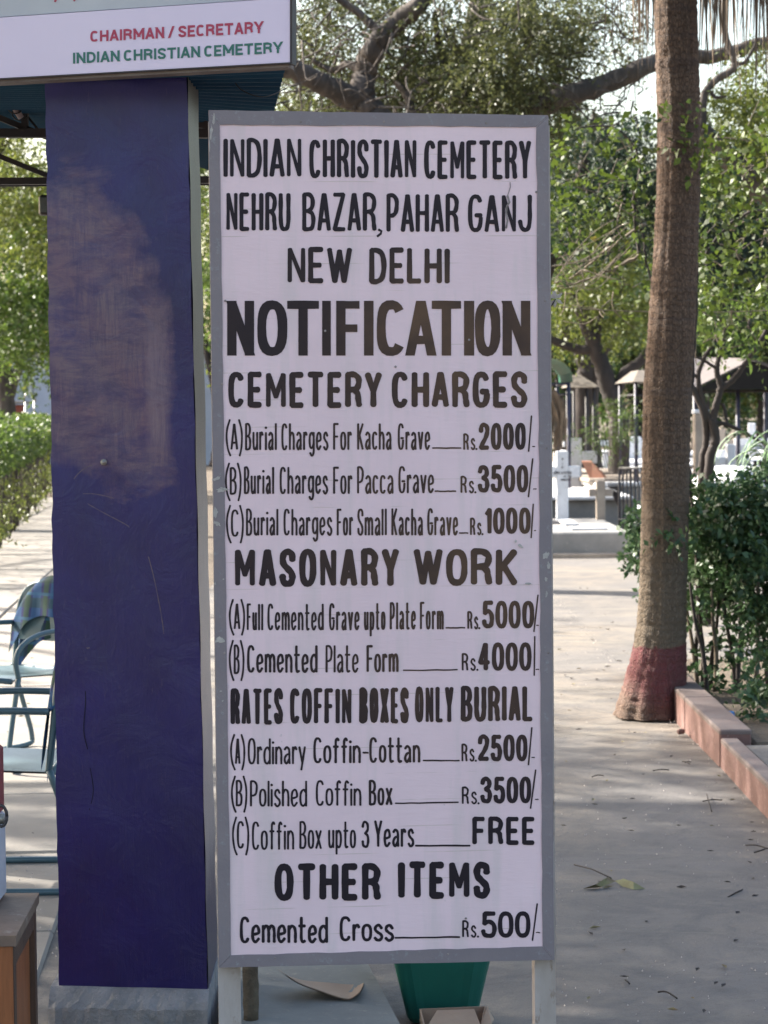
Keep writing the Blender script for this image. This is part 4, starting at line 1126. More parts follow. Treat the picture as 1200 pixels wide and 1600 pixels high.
def chair_parts(t):
    # forward is -Y, width along X
    for s in (-1, 1):
        x = 0.255 * s
        pts = [(x, -0.20, 0.40), (x, -0.24, 0.22), (x, -0.265, 0.06), (x, -0.23, 0.012), (x, -0.12, 0.011), (x, 0.10, 0.011), (x, 0.33, 0.012), (x, 0.365, 0.05), (x, 0.31, 0.22), (x, 0.25, 0.39)]
        MB().tube(spline(pts, 4), 0.0115, 8).build('leg', M['tube_blue'], t)
        arm = [(x, -0.20, 0.395), (x, -0.215, 0.47), (x, -0.18, 0.53), (x, -0.08, 0.57), (x, 0.08, 0.58), (x * 0.97, 0.25, 0.575)]
        MB().tube(spline(arm, 5), 0.0115, 8).build('armrest', M['tube_blue'], t)
    bk_ = [(-0.235, 0.245, 0.38), (-0.235, 0.26, 0.5), (-0.23, 0.275, 0.64), (-0.17, 0.288, 0.735), (0, 0.294, 0.765), (0.17, 0.288, 0.735), (0.23, 0.275, 0.64), (0.235, 0.26, 0.5), (0.235, 0.245, 0.38)]
    MB().tube(spline(bk_, 5), 0.0115, 8).build('back_frame', M['tube_blue'], t)
    vs, fsx = [], []
    for j in range(9):
        v_ = j / 8
        for i in range(11):
            u_ = i / 10
            x = (u_ - .5) * 0.47; y = -0.225 + 0.48 * v_
            z = 0.405 - 0.012 * math.sin(math.pi * u_) * math.sin(math.pi * v_) - 0.022 * v_ - (0.02 if j == 0 else 0)
            vs.append((x, y, z))
    for j in range(8):
        for i in range(10):
            a_ = j * 11 + i; fsx.append((a_, a_ + 1, a_ + 12, a_ + 11))
    k = len(vs); vs += [(v[0], v[1], v[2] - 0.006) for v in vs]; fsx += [tuple(q + k for q in f_[::-1]) for f_ in fsx]
    seat_ = MB().add(vs, fsx, True).build('seat', M['seat_blue'], t)
    MB().tube([(-0.235, -0.225, 0.385), (0.235, -0.225, 0.385)], 0.0125, 8).build('seat_rail', M['tube_blue'], seat_)
    MB().tube([(-0.235, 0.255, 0.378), (0.235, 0.255, 0.378)], 0.0115, 8).build('seat_rail', M['tube_blue'], seat_)
    vs, fsx = [], []
    for j in range(7):
        v_ = j / 6
        for i in range(11):
            u_ = i / 10; ww = 0.225 - 0.04 * v_ ** 3
            vs.append(((u_ - .5) * 2 * ww, 0.252 + 0.025 * v_ + 0.012 * math.sin(math.pi * u_), 0.50 + 0.235 * v_))
    for j in range(6):
        for i in range(10):
            a_ = j * 11 + i; fsx.append((a_, a_ + 1, a_ + 12, a_ + 11))
    k = len(vs); vs += [(v[0], v[1] + 0.005, v[2]) for v in vs]; fsx += [tuple(q + k for q in f_[::-1]) for f_ in fsx]
    MB().add(vs, fsx, True).build('back_panel', M['seat_blue'], t)
def cloth_parts():
    vs, fsx = [], []
    nU, nV = 24, 16
    r = random.Random(2)
    for j in range(nV + 1):
        v_ = j / nV       # front bottom -> over the top -> back bottom
        for i in range(nU + 1):
            u_ = i / nU
            x = (u_ - .5) * 0.50
            ztop = 0.785 - 1.2 * abs((u_ - .5)) ** 2.6
            yc = 0.29 - 0.35 * abs(u_ - .5) ** 2.4 * 0.3
            if v_ < .5:
                z = ztop - (0.5 - v_) * 2 * (0.15 + 0.05 * u_); y = yc - 0.022 - (0.5 - v_) * 0.05
            else:
                z = ztop - (v_ - 0.5) * 2 * (0.24 + 0.06 * (1 - u_)); y = yc + 0.022 - (v_ - .5) * 0.10
            if abs(v_ - .5) < .04: y = yc; z = ztop + 0.004
            y += 0.007 * math.sin(u_ * 22 + v_ * 3) * min(1, abs(v_ - .5) * 3)
            vs.append((x, y, z))
    for j in range(nV):
        for i in range(nU):
            a_ = j * (nU + 1) + i; fsx.append((a_, a_ + 1, a_ + nU + 2, a_ + nU + 1))
    return MB().add(vs, fsx, True)
ch = thing('armchair', 'blue-grey tubular steel garden armchair nearer the camera, seen side-on behind the blue pillar', 'chair', (0, 0, 0), 'tubular garden armchairs')
chair_parts(ch)
ch.location = (-1.31, 7.19, 0); ch.rotation_euler = (0, 0, R(-88))
ch2 = copy_tree(ch); ch2['label'] = 'blue-grey tubular steel garden armchair farther back, its plaid-covered backrest in sunlight'
ch2.location = (-1.62, 9.65, 0); ch2.rotation_euler = (0, 0, math.atan2(-0.6, 0.8))
for src, lab in ((ch, 'dark blue and green plaid cloth on the nearer armchair, hanging by the pillar edge'), (ch2, 'blue and green plaid cloth over the backrest of the farther armchair')):
    co_ = cloth_parts().build('plaid_cloth', M['plaid'])
    co_.location = src.location; co_.rotation_euler = src.rotation_euler
    tag(co_, lab, 'cloth', 'plaid cloths on the garden chairs')

# ================================================================== PALM
m, n, l, b = newmat('palm_bark')
co = texco(n, l)
sx = n.new('ShaderNodeSeparateXYZ'); l.new(co, sx.inputs[0])
v1 = noise(n, l, texco(n, l, (40, 40, 14)), 1.6, 6, 0.7, 0.3)
vo_ = n.new('ShaderNodeTexVoronoi'); vo_.feature = 'DISTANCE_TO_EDGE'; vo_.inputs['Scale'].default_value = 1.0; vo_.inputs['Randomness'].default_value = 0.7
l.new(texco(n, l, (85, 85, 33)), vo_.inputs['Vector'])
vr_ = ramp(n, [(0.0, 0.0), (0.16, 1.0)]); l.new(vo_.outputs['Distance'], vr_.inputs[0])
v2 = noise(n, l, texco(n, l, (8, 8, 60)), 2.0, 5, 0.7, 0.5)
rr_a = ramp(n, [(0.35, 0.0), (0.65, 1.0)]); l.new(v1, rr_a.inputs[0])
col = mixc(n, l, rr_a.outputs[0], (0.105, 0.062, 0.040), (0.205, 0.130, 0.086))
col = mixc(n, l, math_(n, l, 'MULTIPLY', math_(n, l, 'SUBTRACT', 1.0, vr_.outputs[0]), 0.65), col, (0.05, 0.032, 0.025))
bz = noise(n, l, texco(n, l, (0.5, 0.5, 9)), 1.0, 3, 0.6); rbz = ramp(n, [(0.36, 0.55), (0.46, 0.0), (0.60, 0.0), (0.64, 0.4)]); l.new(bz, rbz.inputs[0])
col = mixc(n, l, rbz.outputs[0], col, (0.085, 0.055, 0.045))
rr_b = ramp(n, [(0.30, 1.0), (0.42, 0.0)]); l.new(v2, rr_b.inputs[0])
col = mixc(n, l, math_(n, l, 'MULTIPLY', rr_b.outputs[0], 0.6), col, (0.06, 0.04, 0.028))
zz = ramp(n, [(0.0, 1.0), (0.25, 1.0), (0.5, 0.2), (0.8, 0.0)]); l.new(math_(n, l, 'DIVIDE', sx.outputs[2], 2.6), zz.inputs[0])
col = mixc(n, l, math_(n, l, 'MULTIPLY', zz.outputs[0], 0.6), col, (0.165, 0.135, 0.095))
# faded red paint band at the foot
pn = noise(n, l, co, 9, 5, 0.7)
zb_ = math_(n, l, 'ADD', sx.outputs[2], math_(n, l, 'MULTIPLY', math_(n, l, 'SUBTRACT', pn, 0.5), 0.14))
rp1 = ramp(n, [(0.0, 0.55), (0.12, 0.85), (0.34, 0.92), (0.352, 0.0)]); l.new(zb_, rp1.inputs[0])
lx_ = ramp(n, [(0.12, 0.35), (0.50, 1.0)]); l.new(math_(n, l, 'ADD', math_(n, l, 'MULTIPLY', sx.outputs[0], 2.6), math_(n, l, 'ADD', math_(n, l, 'MULTIPLY', sx.outputs[2], 2.2), 0.3)), lx_.inputs[0])
fac = math_(n, l, 'MULTIPLY', math_(n, l, 'MULTIPLY', rp1.outputs[0], lx_.outputs[0]), math_(n, l, 'ADD', math_(n, l, 'MULTIPLY', rr_a.outputs[0], 0.35), 0.65))
col = mixc(n, l, fac, col, (0.16, 0.028, 0.04))
l.new(col, b.inputs['Base Color']); b.inputs['Roughness'].default_value = 0.9
hb = math_(n, l, 'ADD', math_(n, l, 'ADD', v1, v2), vr_.outputs[0])
bumpn(n, l, hb, 0.8, 0.012, b)
M['palm'] = m
PD = 10.95
edges = [(-400, 1010, 1076), (-150, 1016, 1082), (0, 1022, 1088), (100, 1025, 1091), (200, 1028, 1094), (300, 1027, 1094), (400, 1021, 1090), (500, 1014, 1086), (600, 1006, 1080), (700, 1004, 1078), (800, 1003, 1076), (900, 1000, 1073), (960, 997, 1072), (1000, 992, 1072), (1040, 983, 1072), (1075, 973, 1072), (1105, 964, 1072), (1118, 958, 1074)]
pal = thing('palm_tree', 'tall palm with rough brown trunk and faded red paint at its foot', 'palm tree', G(1015, 1112) * [1, 0, 0] + [0, PD, 0])
ys_ = [e[0] for e in edges]
rows_ = np.linspace(-400, 1118, 420)
Lx = np.interp(rows_, ys_, [e[1] for e in edges]); Rx = np.interp(rows_, ys_, [e[2] for e in edges])
ker = np.ones(15) / 15
Lx = np.convolve(np.pad(Lx, 7, 'edge'), ker, 'valid'); Rx = np.convolve(np.pad(Rx, 7, 'edge'), ker, 'valid')
vs, fsx = [], []
NA = 56
rg = np.random.default_rng(5)
ridge = rg.normal(size=NA) * 0.0015
drift = np.cumsum(rg.normal(size=(len(rows_), NA)) * 0.0015, axis=0)
drift -= drift.mean(axis=0)
ring = 0
for j, y in enumerate(rows_):
    c_ = P((Lx[j] + Rx[j]) / 2, y, PD); rad = (Rx[j] - Lx[j]) / 2 / FPX * PD
    rn = 0.0025 * math.sin(y * 0.28 + 3 * math.sin(y * 0.041)) + 0.004 * (math.sin(y * 0.06 + math.sin(y * .013) * 2) > .93) + rg.normal() * 0.0012
    flare = max(0, (y - 1020) / 98) ** 1.5
    for k in range(NA):
        a_ = 2 * math.pi * k / NA
        rr_ = rad * (1 + rg.normal() * 0.012) + rn * rad * 8 * 0.4 + np.clip(drift[j, k] * .3, -.003, .003) + ridge[k] * 0.5 + flare * 0.012 * math.sin(9 * a_)
        vs.append((c_[0] + rr_ * math.cos(a_), c_[1] + rr_ * math.sin(a_), c_[2]))
for j in range(len(rows_) - 1):
    for k in range(NA):
        a_, b_ = j * NA + k, j * NA + (k + 1) % NA
        fsx.append((a_, a_ + NA, b_ + NA, b_))
MB().add(vs, fsx, True).build('trunk', M['palm'], pal)
ptop = P(1043, -400, PD)
M['frond_dead'] = mat('frond_dead', (0.22, 0.155, 0.105), (0.11, 0.08, 0.055), 9, 0.9, bump=0.2)
M['frond_green'] = mat('frond_green', (0.05, 0.10, 0.03), (0.035, 0.07, 0.02), 9, 0.5)
def dead_frond(tip, seed, start=None):
    r = random.Random(seed)
    st = np.array(start if start is not None else ptop, float); tip = np.array(tip, float)
    out = tip - st; out[2] = 0
    mb = MB()
    mid = st + out * 0.8 + np.array([0, 0, 0.05])
    elbow = st + out + np.array([0, 0, -0.25])
    path = spline([st, mid, elbow], 6)
    mb.tube(path, [0.014 - 0.008 * i / (len(path) - 1) for i in range(len(path))], 6)
    for k in range(44):
        a_ = np.array([r.gauss(0, .05), r.gauss(0, .05), r.uniform(-.05, .1)])
        p0 = elbow + a_ * 0.5
        L_ = (p0[2] - tip[2]) * (0.35 + 0.85 * r.random() ** .8)
        off = np.array([r.gauss(0, .042), r.gauss(0, .06), 0])
        p1 = p0 + off * .5 + np.array([0, 0, -L_ * .5]); p2 = p0 + off + np.array([r.gauss(0, .02), 0, -L_])
        wd = r.uniform(0.003, 0.008); ang = r.uniform(0, 3.14); wv = np.array([math.cos(ang), math.sin(ang), 0]) * wd
        mb.add([p0 - wv, p0 + wv, p1 + wv * 1.1, p1 - wv * 1.1, p2 + wv * .15, p2 - wv * .15], [(0, 1, 2, 3), (3, 2, 4, 5)])
    mb.build('dead_frond', M['frond_dead'], pal)
for i, (px, py, dd) in enumerate([(965, 20, PD - .1), (990, 45, PD + .1), (1010, 62, PD - .2), (1013, 30, PD + .3), (1106, 40, PD + .1), (1112, 80, PD - .1), (1136, 62, PD + .2), (1141, 80, PD - .2), (1184, 108, PD - .2), (1198, 75, PD + .2)]):
    dead_frond(P(px, py, dd), i)
for i in range(16):
    a_ = i * 2.4; mb = MB(); r = random.Random(50 + i)
    dirv = np.array([math.cos(a_), math.sin(a_), 0.15 + 0.5 * r.random()])
    e = ptop + dirv * 0.8
    mb.tube([ptop, ptop + dirv * .4 + [0, 0, .05], e], 0.012, 5)
    for k in range(26):
        th = (k / 25 - .5) * 3.6
        u_ = dirv * [1, 1, 0]; u_ = u_ / np.linalg.norm(u_); w_ = np.array([-u_[1], u_[0], 0])
        dv = u_ * math.cos(th) + w_ * math.sin(th) + np.array([0, 0, -0.1 + 0.2 * r.random()])
        s_v = np.cross(dv, [0, 0, 1.0]) * 0.016
        t1 = e + dv * 0.45; t2 = e + dv * 0.8 + np.array([0, 0, -0.2])
        mb.add([e - s_v * .3, e + s_v * .3, t1 + s_v, t1 - s_v, t2], [(0, 1, 2, 3), (3, 2, 4)])
    mb.build('frond', M['frond_green'], pal)

# ================================================================== GRAVES AND STRUCTURES beyond the yard
M['white'] = mat('whitewash', (0.66, 0.66, 0.68), (0.55, 0.55, 0.57), 6, 0.8, bump=0.4, s3=30, c3=(0.42, 0.40, 0.38))
M['stone'] = mat('grave_cement', (0.27, 0.26, 0.25), (0.19, 0.185, 0.18), 4, 0.9, bump=0.5, s3=20, c3=(0.34, 0.32, 0.28))
M['stone_warm'] = mat('stone_warm', (0.36, 0.30, 0.24), (0.24, 0.2, 0.17), 5, 0.9, bump=0.5, s3=20)
M['terracotta'] = mat('terracotta', (0.26, 0.11, 0.065), (0.19, 0.085, 0.055), 6, 0.85, bump=0.3, s3=24)
M['iron'] = mat('iron_paint', (0.02, 0.02, 0.03), (0.045, 0.035, 0.03), 9, 0.6)
M['iron_blue'] = mat('iron_blue', (0.03, 0.03, 0.07), (0.05, 0.045, 0.06), 9, 0.5)
def boxd(mb, px0, px1, y0z, y1z, d0, d1, bev=0.01):
    """box from column px0..px1 at depth d0, z range, to depth d1"""
    xa, xb = P(px0, 700, d0)[0], P(px1, 700, d0)[0]
    mb.box(((xa + xb) / 2, (d0 + d1) / 2, (y0z + y1z) / 2), (xb - xa, d1 - d0, y1z - y0z), 0, bev)
    return mb
g1 = thing('grave_platform', 'low grey cement grave platform lit on top, in front of the white cross', 'grave', (1.8, 24, 0))
boxd(MB(), 700, 983, -0.02, 0.245, 22.9, 25.9, 0.015).build('platform', M['stone'], g1)
boxd(MB(), 690, 988, -0.02, 0.035, 22.75, 22.89, 0.008).build('step', M['stone_warm'], g1)
boxd(MB(), 892, 947, 0.247, 0.27, 23.3, 23.6, 0.005).build('tile', M['white'], g1, label='white tile lying on the platform')
boxd(MB(), 882, 902, 0.247, 0.275, 24.2, 25.1, 0.005).build('tile', M['white'], g1)
boxd(MB(), 860, 875, 0.247, 0.262, 24.6, 25.1, 0.005).build('plaque', M['iron'], g1)
def cross(name, label, px, d, w_, z0, z1, za, arm, m_, depth=0.09, rz=0.0, group=None, aw=None):
    x = P(px, 700, d)[0]
    t = thing(name, label, 'cross', (x, d, z0), group)
    MB().box((x, d, (z0 + z1) / 2), (w_, depth, z1 - z0), rz, 0.008).build('upright', m_, t)
    aw = aw or w_
    for s in (-1, 1):
        a_ = (arm - w_ / 2)
        cx_ = s * (w_ / 2 + a_ / 2 + .001)
        MB().box((x + cx_ * math.cos(rz), d + cx_ * math.sin(rz), za), (a_, depth * .96, aw), rz, 0.008).build('arm', m_, t)
    return t
wc = cross('grave_cross', 'white painted cross with black writing standing beside the notice board edge', 878, 25.3, 0.135, 0.24, 1.035, 0.80, 0.20, M['white'], aw=0.13)
mb = MB()
def onc(x, y, z): return P(x, y, 25.3 - 0.049 - z * 3)
for t, x0, x1, yt, yb in (('R', 877.5, 880.5, 715.5, 719.5), ('I', 878.7, 879.5, 722, 726), ('P', 877.5, 880.5, 728.5, 732.5)): word(mb, t, x0, x1, yt, yb, 0.7, mapf=onc, jit=0)
for t, x0, x1, yt, yb in (('JAMES', 864.5, 875, 736.5, 741), ('A', 877, 879.5, 736.5, 741), ('PETERS', 881, 893, 736.5, 741), ('IN', 881, 884.5, 743, 746), ('THE', 887.5, 893, 743, 746), ('CHRISTIAN', 876, 892, 748, 751.5)): word(mb, t, x0, x1, yt, yb, 0.75, gap=0.45, mapf=onc, jit=0)
mb.build('lettering', M['iron'], wc, label='small black writing on the cross')
cross('grave_cross', 'small weathered grey-brown stone cross at the back of the grave platform', 938, 25.5, 0.105, 0.24, 0.695, 0.555, 0.135, M['stone_warm'], aw=0.085)
cross('grave_cross', 'plain white cross behind the terracotta slab', 899, 31.5, 0.17, 0.0, 1.1, 0.83, 0.3, M['white'])
g2 = thing('grave_platform', 'taller grave platform with bright white top behind the two crosses', 'grave', (2.3, 28, 0))
boxd(MB(), 820, 985, 0, 0.40, 27.2, 30.2, 0.02).build('platform', M['stone'], g2)
boxd(MB(), 820, 990, 0.402, 0.45, 27.1, 30.4, 0.015).build('coping', M['white'], g2)
sl = MB(); x_ = P(920, 700, 30.8)[0]
sl.slab([P(909, 722, 31), P(925, 722, 31), P(945, 742, 30.8), P(962, 770, 30.5), P(935, 775, 30.5), P(925, 755, 30.7)], (0, 0.12, 0.02))
tag(sl.build('leaning_slab', M['terracotta']), 'reddish brown stone slab leaning behind the white-topped grave', 'stone slab')
sl = MB(); sl.slab([P(893.5, 698, 30.9), P(907, 698, 30.9), P(907, 772, 30.9), P(893.5, 772, 30.9)], (0, 0.15, 0))
# iron railing
rl = thing('iron_railing', 'black iron railing between the crosses and the palm trunk', 'railing', (2.9, 25.5, 0))
MB().tube([P(967, 731.5, 26), P(1100, 729, 26)], 0.014, 6).build('rail', M['metal'], rl)
MB().tube([P(967, 812, 26), P(1100, 810, 26)], 0.012, 6).build('rail', M['iron'], rl)
for i in range(22):
    px = 968 + i * 5.9
    p = P(px, 730, 26); MB().tube([(p[0], 26.03, 0.0), (p[0], 26.03, p[2] - 0.006)], 0.011 if i % 3 else 0.016, 5).build('bar', M['iron'], rl)
# grave canopies
def canopy_frame(t, posts, zt, m_, r_=0.022):
    for (x, y) in posts: MB().tube([(x, y, 0), (x, y, zt)], r_, 7).build('post', m_, t)
dc = thing('grave_canopy', 'small green domed sheet canopy on dark posts at the board edge', 'canopy', (2.2, 31, 0))
z_e = 1.87
xs0, xs1 = P(800, 700, 30)[0], P(889, 700, 30)[0]
canopy_frame(dc, [(xs0, 30), (xs1, 30), (xs0, 32), (xs1, 32)], z_e, M['iron_blue'], 0.027)
M['roof_green'] = mat('roof_green', (0.03, 0.16, 0.10), (0.025, 0.12, 0.08), 6, 0.45, bump=0.1)
vs, fsx = [], []
for j in range(13):
    for i in range(9):
        a_ = math.pi * j / 12
        x = (xs0 + xs1) / 2 + (xs1 - xs0) / 2 * 1.12 * math.cos(a_) ; z = z_e + 0.33 * math.sin(a_) ** 0.8 + 0.008 * (j % 2)
        vs.append((x, 29.85 + 2.3 * i / 8, z))
for j in range(12):
    for i in range(8):
        a_ = j * 9 + i; fsx.append((a_, a_ + 1, a_ + 10, a_ + 9))
MB().add(vs, fsx, False).build('roof', M['roof_green'], dc)
def rail4(t, x0, x1, y0, y1, z, m_, r_=0.016, name='rail'):
    for a_, b_ in (((x0, y0), (x1, y0)), ((x1, y0), (x1, y1)), ((x1, y1), (x0, y1)), ((x0, y1), (x0, y0))):
        MB().tube([(a_[0], a_[1], z), (b_[0], b_[1], z)], r_, 6).build(name, m_, t)
rail4(dc, xs0, xs1, 30, 32, z_e - .02, M['iron_blue'])
rail4(dc, xs0, xs1, 30, 32, z_e - .16, M['iron_blue'], 0.01)
dc2 = thing('grave_canopy', 'low tiled canopy with pale eaves between the green dome and the palm', 'canopy', (3, 34, 0))
xa, xb = P(893, 700, 34)[0], P(932, 700, 34)[0]
canopy_frame(dc2, [(xa + .04, 34), (xb - .04, 34), (xa + .04, 35.2), (xb - .04, 35.2)], 1.83, M['iron'])
mb = MB(); rz0, rz1 = 1.84, 2.03
c8 = [(xa - .05, 33.9, rz0), (xb + .05, 33.9, rz0), (xb + .05, 35.3, rz0), (xa - .05, 35.3, rz0), (xa + .05, 34.4, rz1), (xb - .2, 34.4, rz1), (xb - .2, 34.8, rz1), (xa + .05, 34.8, rz1)]
M['roof_tan'] = mat('roof_tan', (0.15, 0.125, 0.10), (0.10, 0.085, 0.07), 8, 0.8, bump=0.4)
mb.hexa(c8); mb.build('roof', M['roof_tan'], dc2)
dc4 = thing('grave_canopy', 'narrow pale-roofed canopy on dark posts just left of the palm trunk', 'canopy', (3.4, 30, 0))
xa, xb = P(994, 700, 30)[0], P(1060, 700, 30)[0]
canopy_frame(dc4, [(xa, 30), (xb, 30), (xa, 32), (xb, 32)], 1.86, M['iron_blue'], 0.026)
MB().hexa([(xa - .06, 29.8, 1.865), (xb + .06, 29.8, 1.865), (xb + .06, 32.2, 1.865), (xa - .06, 32.2, 1.865), (xa + .1, 30.6, 2.03), (xb - .1, 30.6, 2.03), (xb - .1, 31.5, 2.03), (xa + .1, 31.5, 2.03)]).build('roof', M['roof_tan'], dc4)
rail4(dc4, xa, xb, 30, 32, 1.69, M['iron'], 0.012)
dc3 = thing('grave_shelter', 'brown gabled shelter on blue posts at the right, behind the shrub', 'shelter', (4.5, 29, 0))
xa, xb, xc_ = P(1086, 700, 28)[0], P(1153, 700, 28)[0], P(1260, 700, 28)[0]
canopy_frame(dc3, [(xa, 28), (xb, 28), (xc_, 28), (xa + .2, 31), (xc_, 31)], 1.80, M['iron_blue'], 0.028)
# gable: ridge left-right on the left half, dark gable end on the right
zr0 = P(1080, 607, 28)[2]; zr1 = P(1170, 564, 28)[2]
xl, xr = P(1076, 600, 28)[0], P(1215, 600, 28)[0]
M['roof_brown'] = mat('roof_brown', (0.12, 0.10, 0.095), (0.085, 0.07, 0.07), 5, 0.7, bump=0.2)
M['gable'] = mat('gable_dark', (0.014, 0.012, 0.012), (0.02, 0.017, 0.016), 7, 0.9)
xm = P(1172, 564, 28)[0]
MB().slab([(xl, 27.8, zr0), (P(1088, 606, 27.8)[0], 27.8, zr0), (xm, 27.8, zr1), (xm - .1, 31, zr1 + .1), (P(1084, 560, 31)[0], 31, zr1 + .1)], (0, 0, 0.02)).build('roof', M['roof_brown'], dc3)
MB().slab([(P(1088, 606, 27.8)[0], 27.79, zr0 - .02), (P(1290, 606, 27.8)[0], 27.79, zr0 - .02), (xm, 27.79, zr1 - .01)], (0, 0.04, 0)).build('gable_end', M['gable'], dc3)
MB().slab([(xm, 27.75, zr1 + .002), (P(1300, 606, 27.8)[0], 27.75, zr0), (P(1300, 606, 27.8)[0], 31, zr0), (xm, 31, zr1 + .1)], (0, 0, 0.02)).build('roof', M['roof_brown'], dc3)
MB().tube([(xl, 28, zr0 - .04), (xc_ + .2, 28, zr0 - .04)], 0.02, 6).build('beam', M['iron'], dc3)
dm = thing('domed_tomb', 'pale green-white rounded tomb top above the shrub on the right', 'tomb', P(1135, 760, 24))
mb = MB(); c_ = P(1138, 742, 22); vs, fsx = [], []
for j in range(8):
    for k in range(24):
        a_ = 2 * math.pi * k / 24; e_ = math.pi / 2 * j / 7
        vs.append((c_[0] + 0.30 * math.cos(a_) * math.cos(e_), c_[1] + 0.6 * math.sin(a_) * math.cos(e_), 0.80 + 0.14 * math.sin(e_)))
for j in range(7):
    for k in range(24): fsx.append((j * 24 + k, j * 24 + (k + 1) % 24, (j + 1) * 24 + (k + 1) % 24, (j + 1) * 24 + k))
mb.add(vs, fsx, True).build('cap', M['white'], dm)
MB().box((c_[0], c_[1], 0.4), (0.56, 1.1, 0.8), 0, 0.02).build('base', M['white'], dm)
pst = thing('gate_pier', 'square beige masonry pier right of the palm trunk', 'pier', P(1094, 720, 26))
x_ = P(1094, 700, 26)[0]
MB().box((x_, 26, 0.72), (0.15, 0.2, 1.44), 0, 0.01).build('shaft', M['stone_warm'], pst)
MB().box((x_, 26, 1.465), (0.18, 0.23, 0.05), 0, 0.01).build('cap', M['white'], pst)
# scattered headstones and tombs, far away
r = random.Random(21)
def tomb(px, d, kind_, s, mtx, lab, grp):
    x = P(px, 700, d)[0]
    t = thing(kind_, lab, 'grave', (x, d, 0), grp)
    rz = r.uniform(-.3, .3)
    if kind_ == 'headstone':
        MB().box((x, d, 0.05), (0.5 * s, 0.3, 0.1), rz, 0.01).build('base', mtx, t)
        MB().box((x, d, 0.1 + 0.35 * s), (0.4 * s, 0.1, 0.7 * s), rz, 0.03).build('stone', mtx, t)
    elif kind_ == 'box_tomb':
        MB().box((x, d, 0.22 * s), (0.95 * s, 1.9, 0.44 * s), rz * .3, 0.02).build('chest', M['stone'], t)
        MB().box((x, d, 0.44 * s + .03), (1.05 * s, 2.0, 0.06), rz * .3, 0.015).build('slab', mtx, t)
    else:
        MB().box((x, d, 0.5 * s), (0.13, 0.1, 1.0 * s), rz, 0.01).build('upright', mtx, t)
        for q in (-1, 1): MB().box((x + q * .19, d, 0.72 * s), (0.245, 0.096, 0.12), 0, 0.01).build('arm', mtx, t)
farspots = []
for i in range(46):
    side = i % 2
    px = r.uniform(895, 1010) if side else r.uniform(1078, 1215)
    d = r.uniform(30.5, 52)
    k = r.choice(['headstone', 'box_tomb', 'box_tomb', 'stone_cross'])
    where = 'between the board and the palm' if side else 'right of the palm under the shelter'
    nm = {'headstone': 'upright whitewashed headstone', 'box_tomb': 'box tomb with pale slab', 'stone_cross': 'small white cross'}[k]
    tomb(px, d, k, r.uniform(.75, 1.3), M['white'] if r.random() < .8 else M['stone_warm'], 'far %s among the graves %s' % (nm, where), 'far %s group %s' % (nm, where))

# ================================================================== HEDGE on the left, wall, kiosk
hd = thing('hedge', 'long clipped green hedge on thin stems along the left path', 'hedge', (-4.6, 29, 0))
h0, h1 = G(0, 886), G(80, 781)
hv = (h1 - h0); hv /= np.linalg.norm(hv)
hs0 = h0 - hv * 3; hL = 26
cl = []; rr_ = random.Random(8)
for i in range(60):
    p = hs0 + hv * hL * i / 59 + np.array([-0.25, 0, 0])
    cl.append(((p[0], p[1], 1.17), (0.34, 0.35, 0.27), 170))
leaf_cloud('foliage', hd, cl, 0.055, M['leaf_bright'], 31, 0.12, 7, 0.55, 0.05, 0.6)
cl = []
for i in range(50):
    p = hs0 + hv * hL * i / 49 + np.array([-0.25 + rr_.uniform(-.1, .1), 0, 0])
    cl.append(((p[0], p[1], 0.45), (0.22, 0.4, 0.42), 24))
leaf_cloud('foliage', hd, cl, 0.05, M['leaf_yellow'], 32, 0.16, 7, 0.5, 0.2, 0.3)
mb = MB()
for i in range(230):
    p = hs0 + hv * hL * rr_.random() + np.array([-0.25 + rr_.gauss(0, .07), 0, 0])
    mb.tube([(p[0], p[1], -.03), (p[0] + rr_.gauss(0, .05), p[1] + rr_.gauss(0, .05), .5), (p[0] + rr_.gauss(0, .1), p[1] + rr_.gauss(0, .1), 1.1)], [0.014, 0.01, 0.007], 5)
mb.build('stems', M['bark_dark'], hd, kind='stuff')
bw = thing('boundary_building', 'long pale blue-white building wall far behind the left hedge', 'building', (-12, 66, 0))
M['wall_pale'] = mat('wall_pale', (0.50, 0.53, 0.62), (0.44, 0.47, 0.56), 1.5, 0.85, bump=0.2)
MB().box((-11, 66, 1.6), (24, 0.4, 3.3), 0.05, 0.02).build('wall', M['wall_pale'], bw)
MB().box((-11, 66, 3.3), (24.4, 0.8, 0.12), 0.05, 0.02).build('coping', M['stone'], bw)
ki = thing('gate_house', 'small red kiosk beyond the hedge at the left edge', 'kiosk', P(27, 650, 50))
c_ = P(27, 650, 50)
M['red_wall'] = mat('red_wall', (0.30, 0.09, 0.07), (0.22, 0.07, 0.06), 3, 0.8)
MB().box((c_[0], 50, 0.85), (0.26, 0.3, 1.75), 0, 0.02).build('wall', M['red_wall'], ki)
MB().box((c_[0] - .25, 50, 1.78), (1.0, 0.8, 0.07), 0, 0.02).build('roof', M['stone'], ki)
rd = thing('garden_arch', 'small pale metal arch beyond the hedge, right of the red kiosk', 'arch', P(47, 650, 48))
for px in (40, 54):
    p = P(px, 650, 48); MB().tube([(p[0], 48, 0), (p[0], 48, 1.8)], 0.02, 6).build('post', M['metal'], rd)
pa, pb = P(38, 650, 48)[0], P(56, 650, 48)[0]
MB().tube([((pa + pb) / 2 + (pb - pa) / 2 * math.cos(t * math.pi / 10), 48, 1.78 + 0.2 * math.sin(t * math.pi / 10)) for t in range(11)], 0.02, 6).build('arch_top', M['metal'], rd)
p = G(44, 763)
M['ball'] = mat('pale_blue_plastic', (0.30, 0.36, 0.48), None, 5, 0.5)
mb = MB(); vs, fsx = [], []
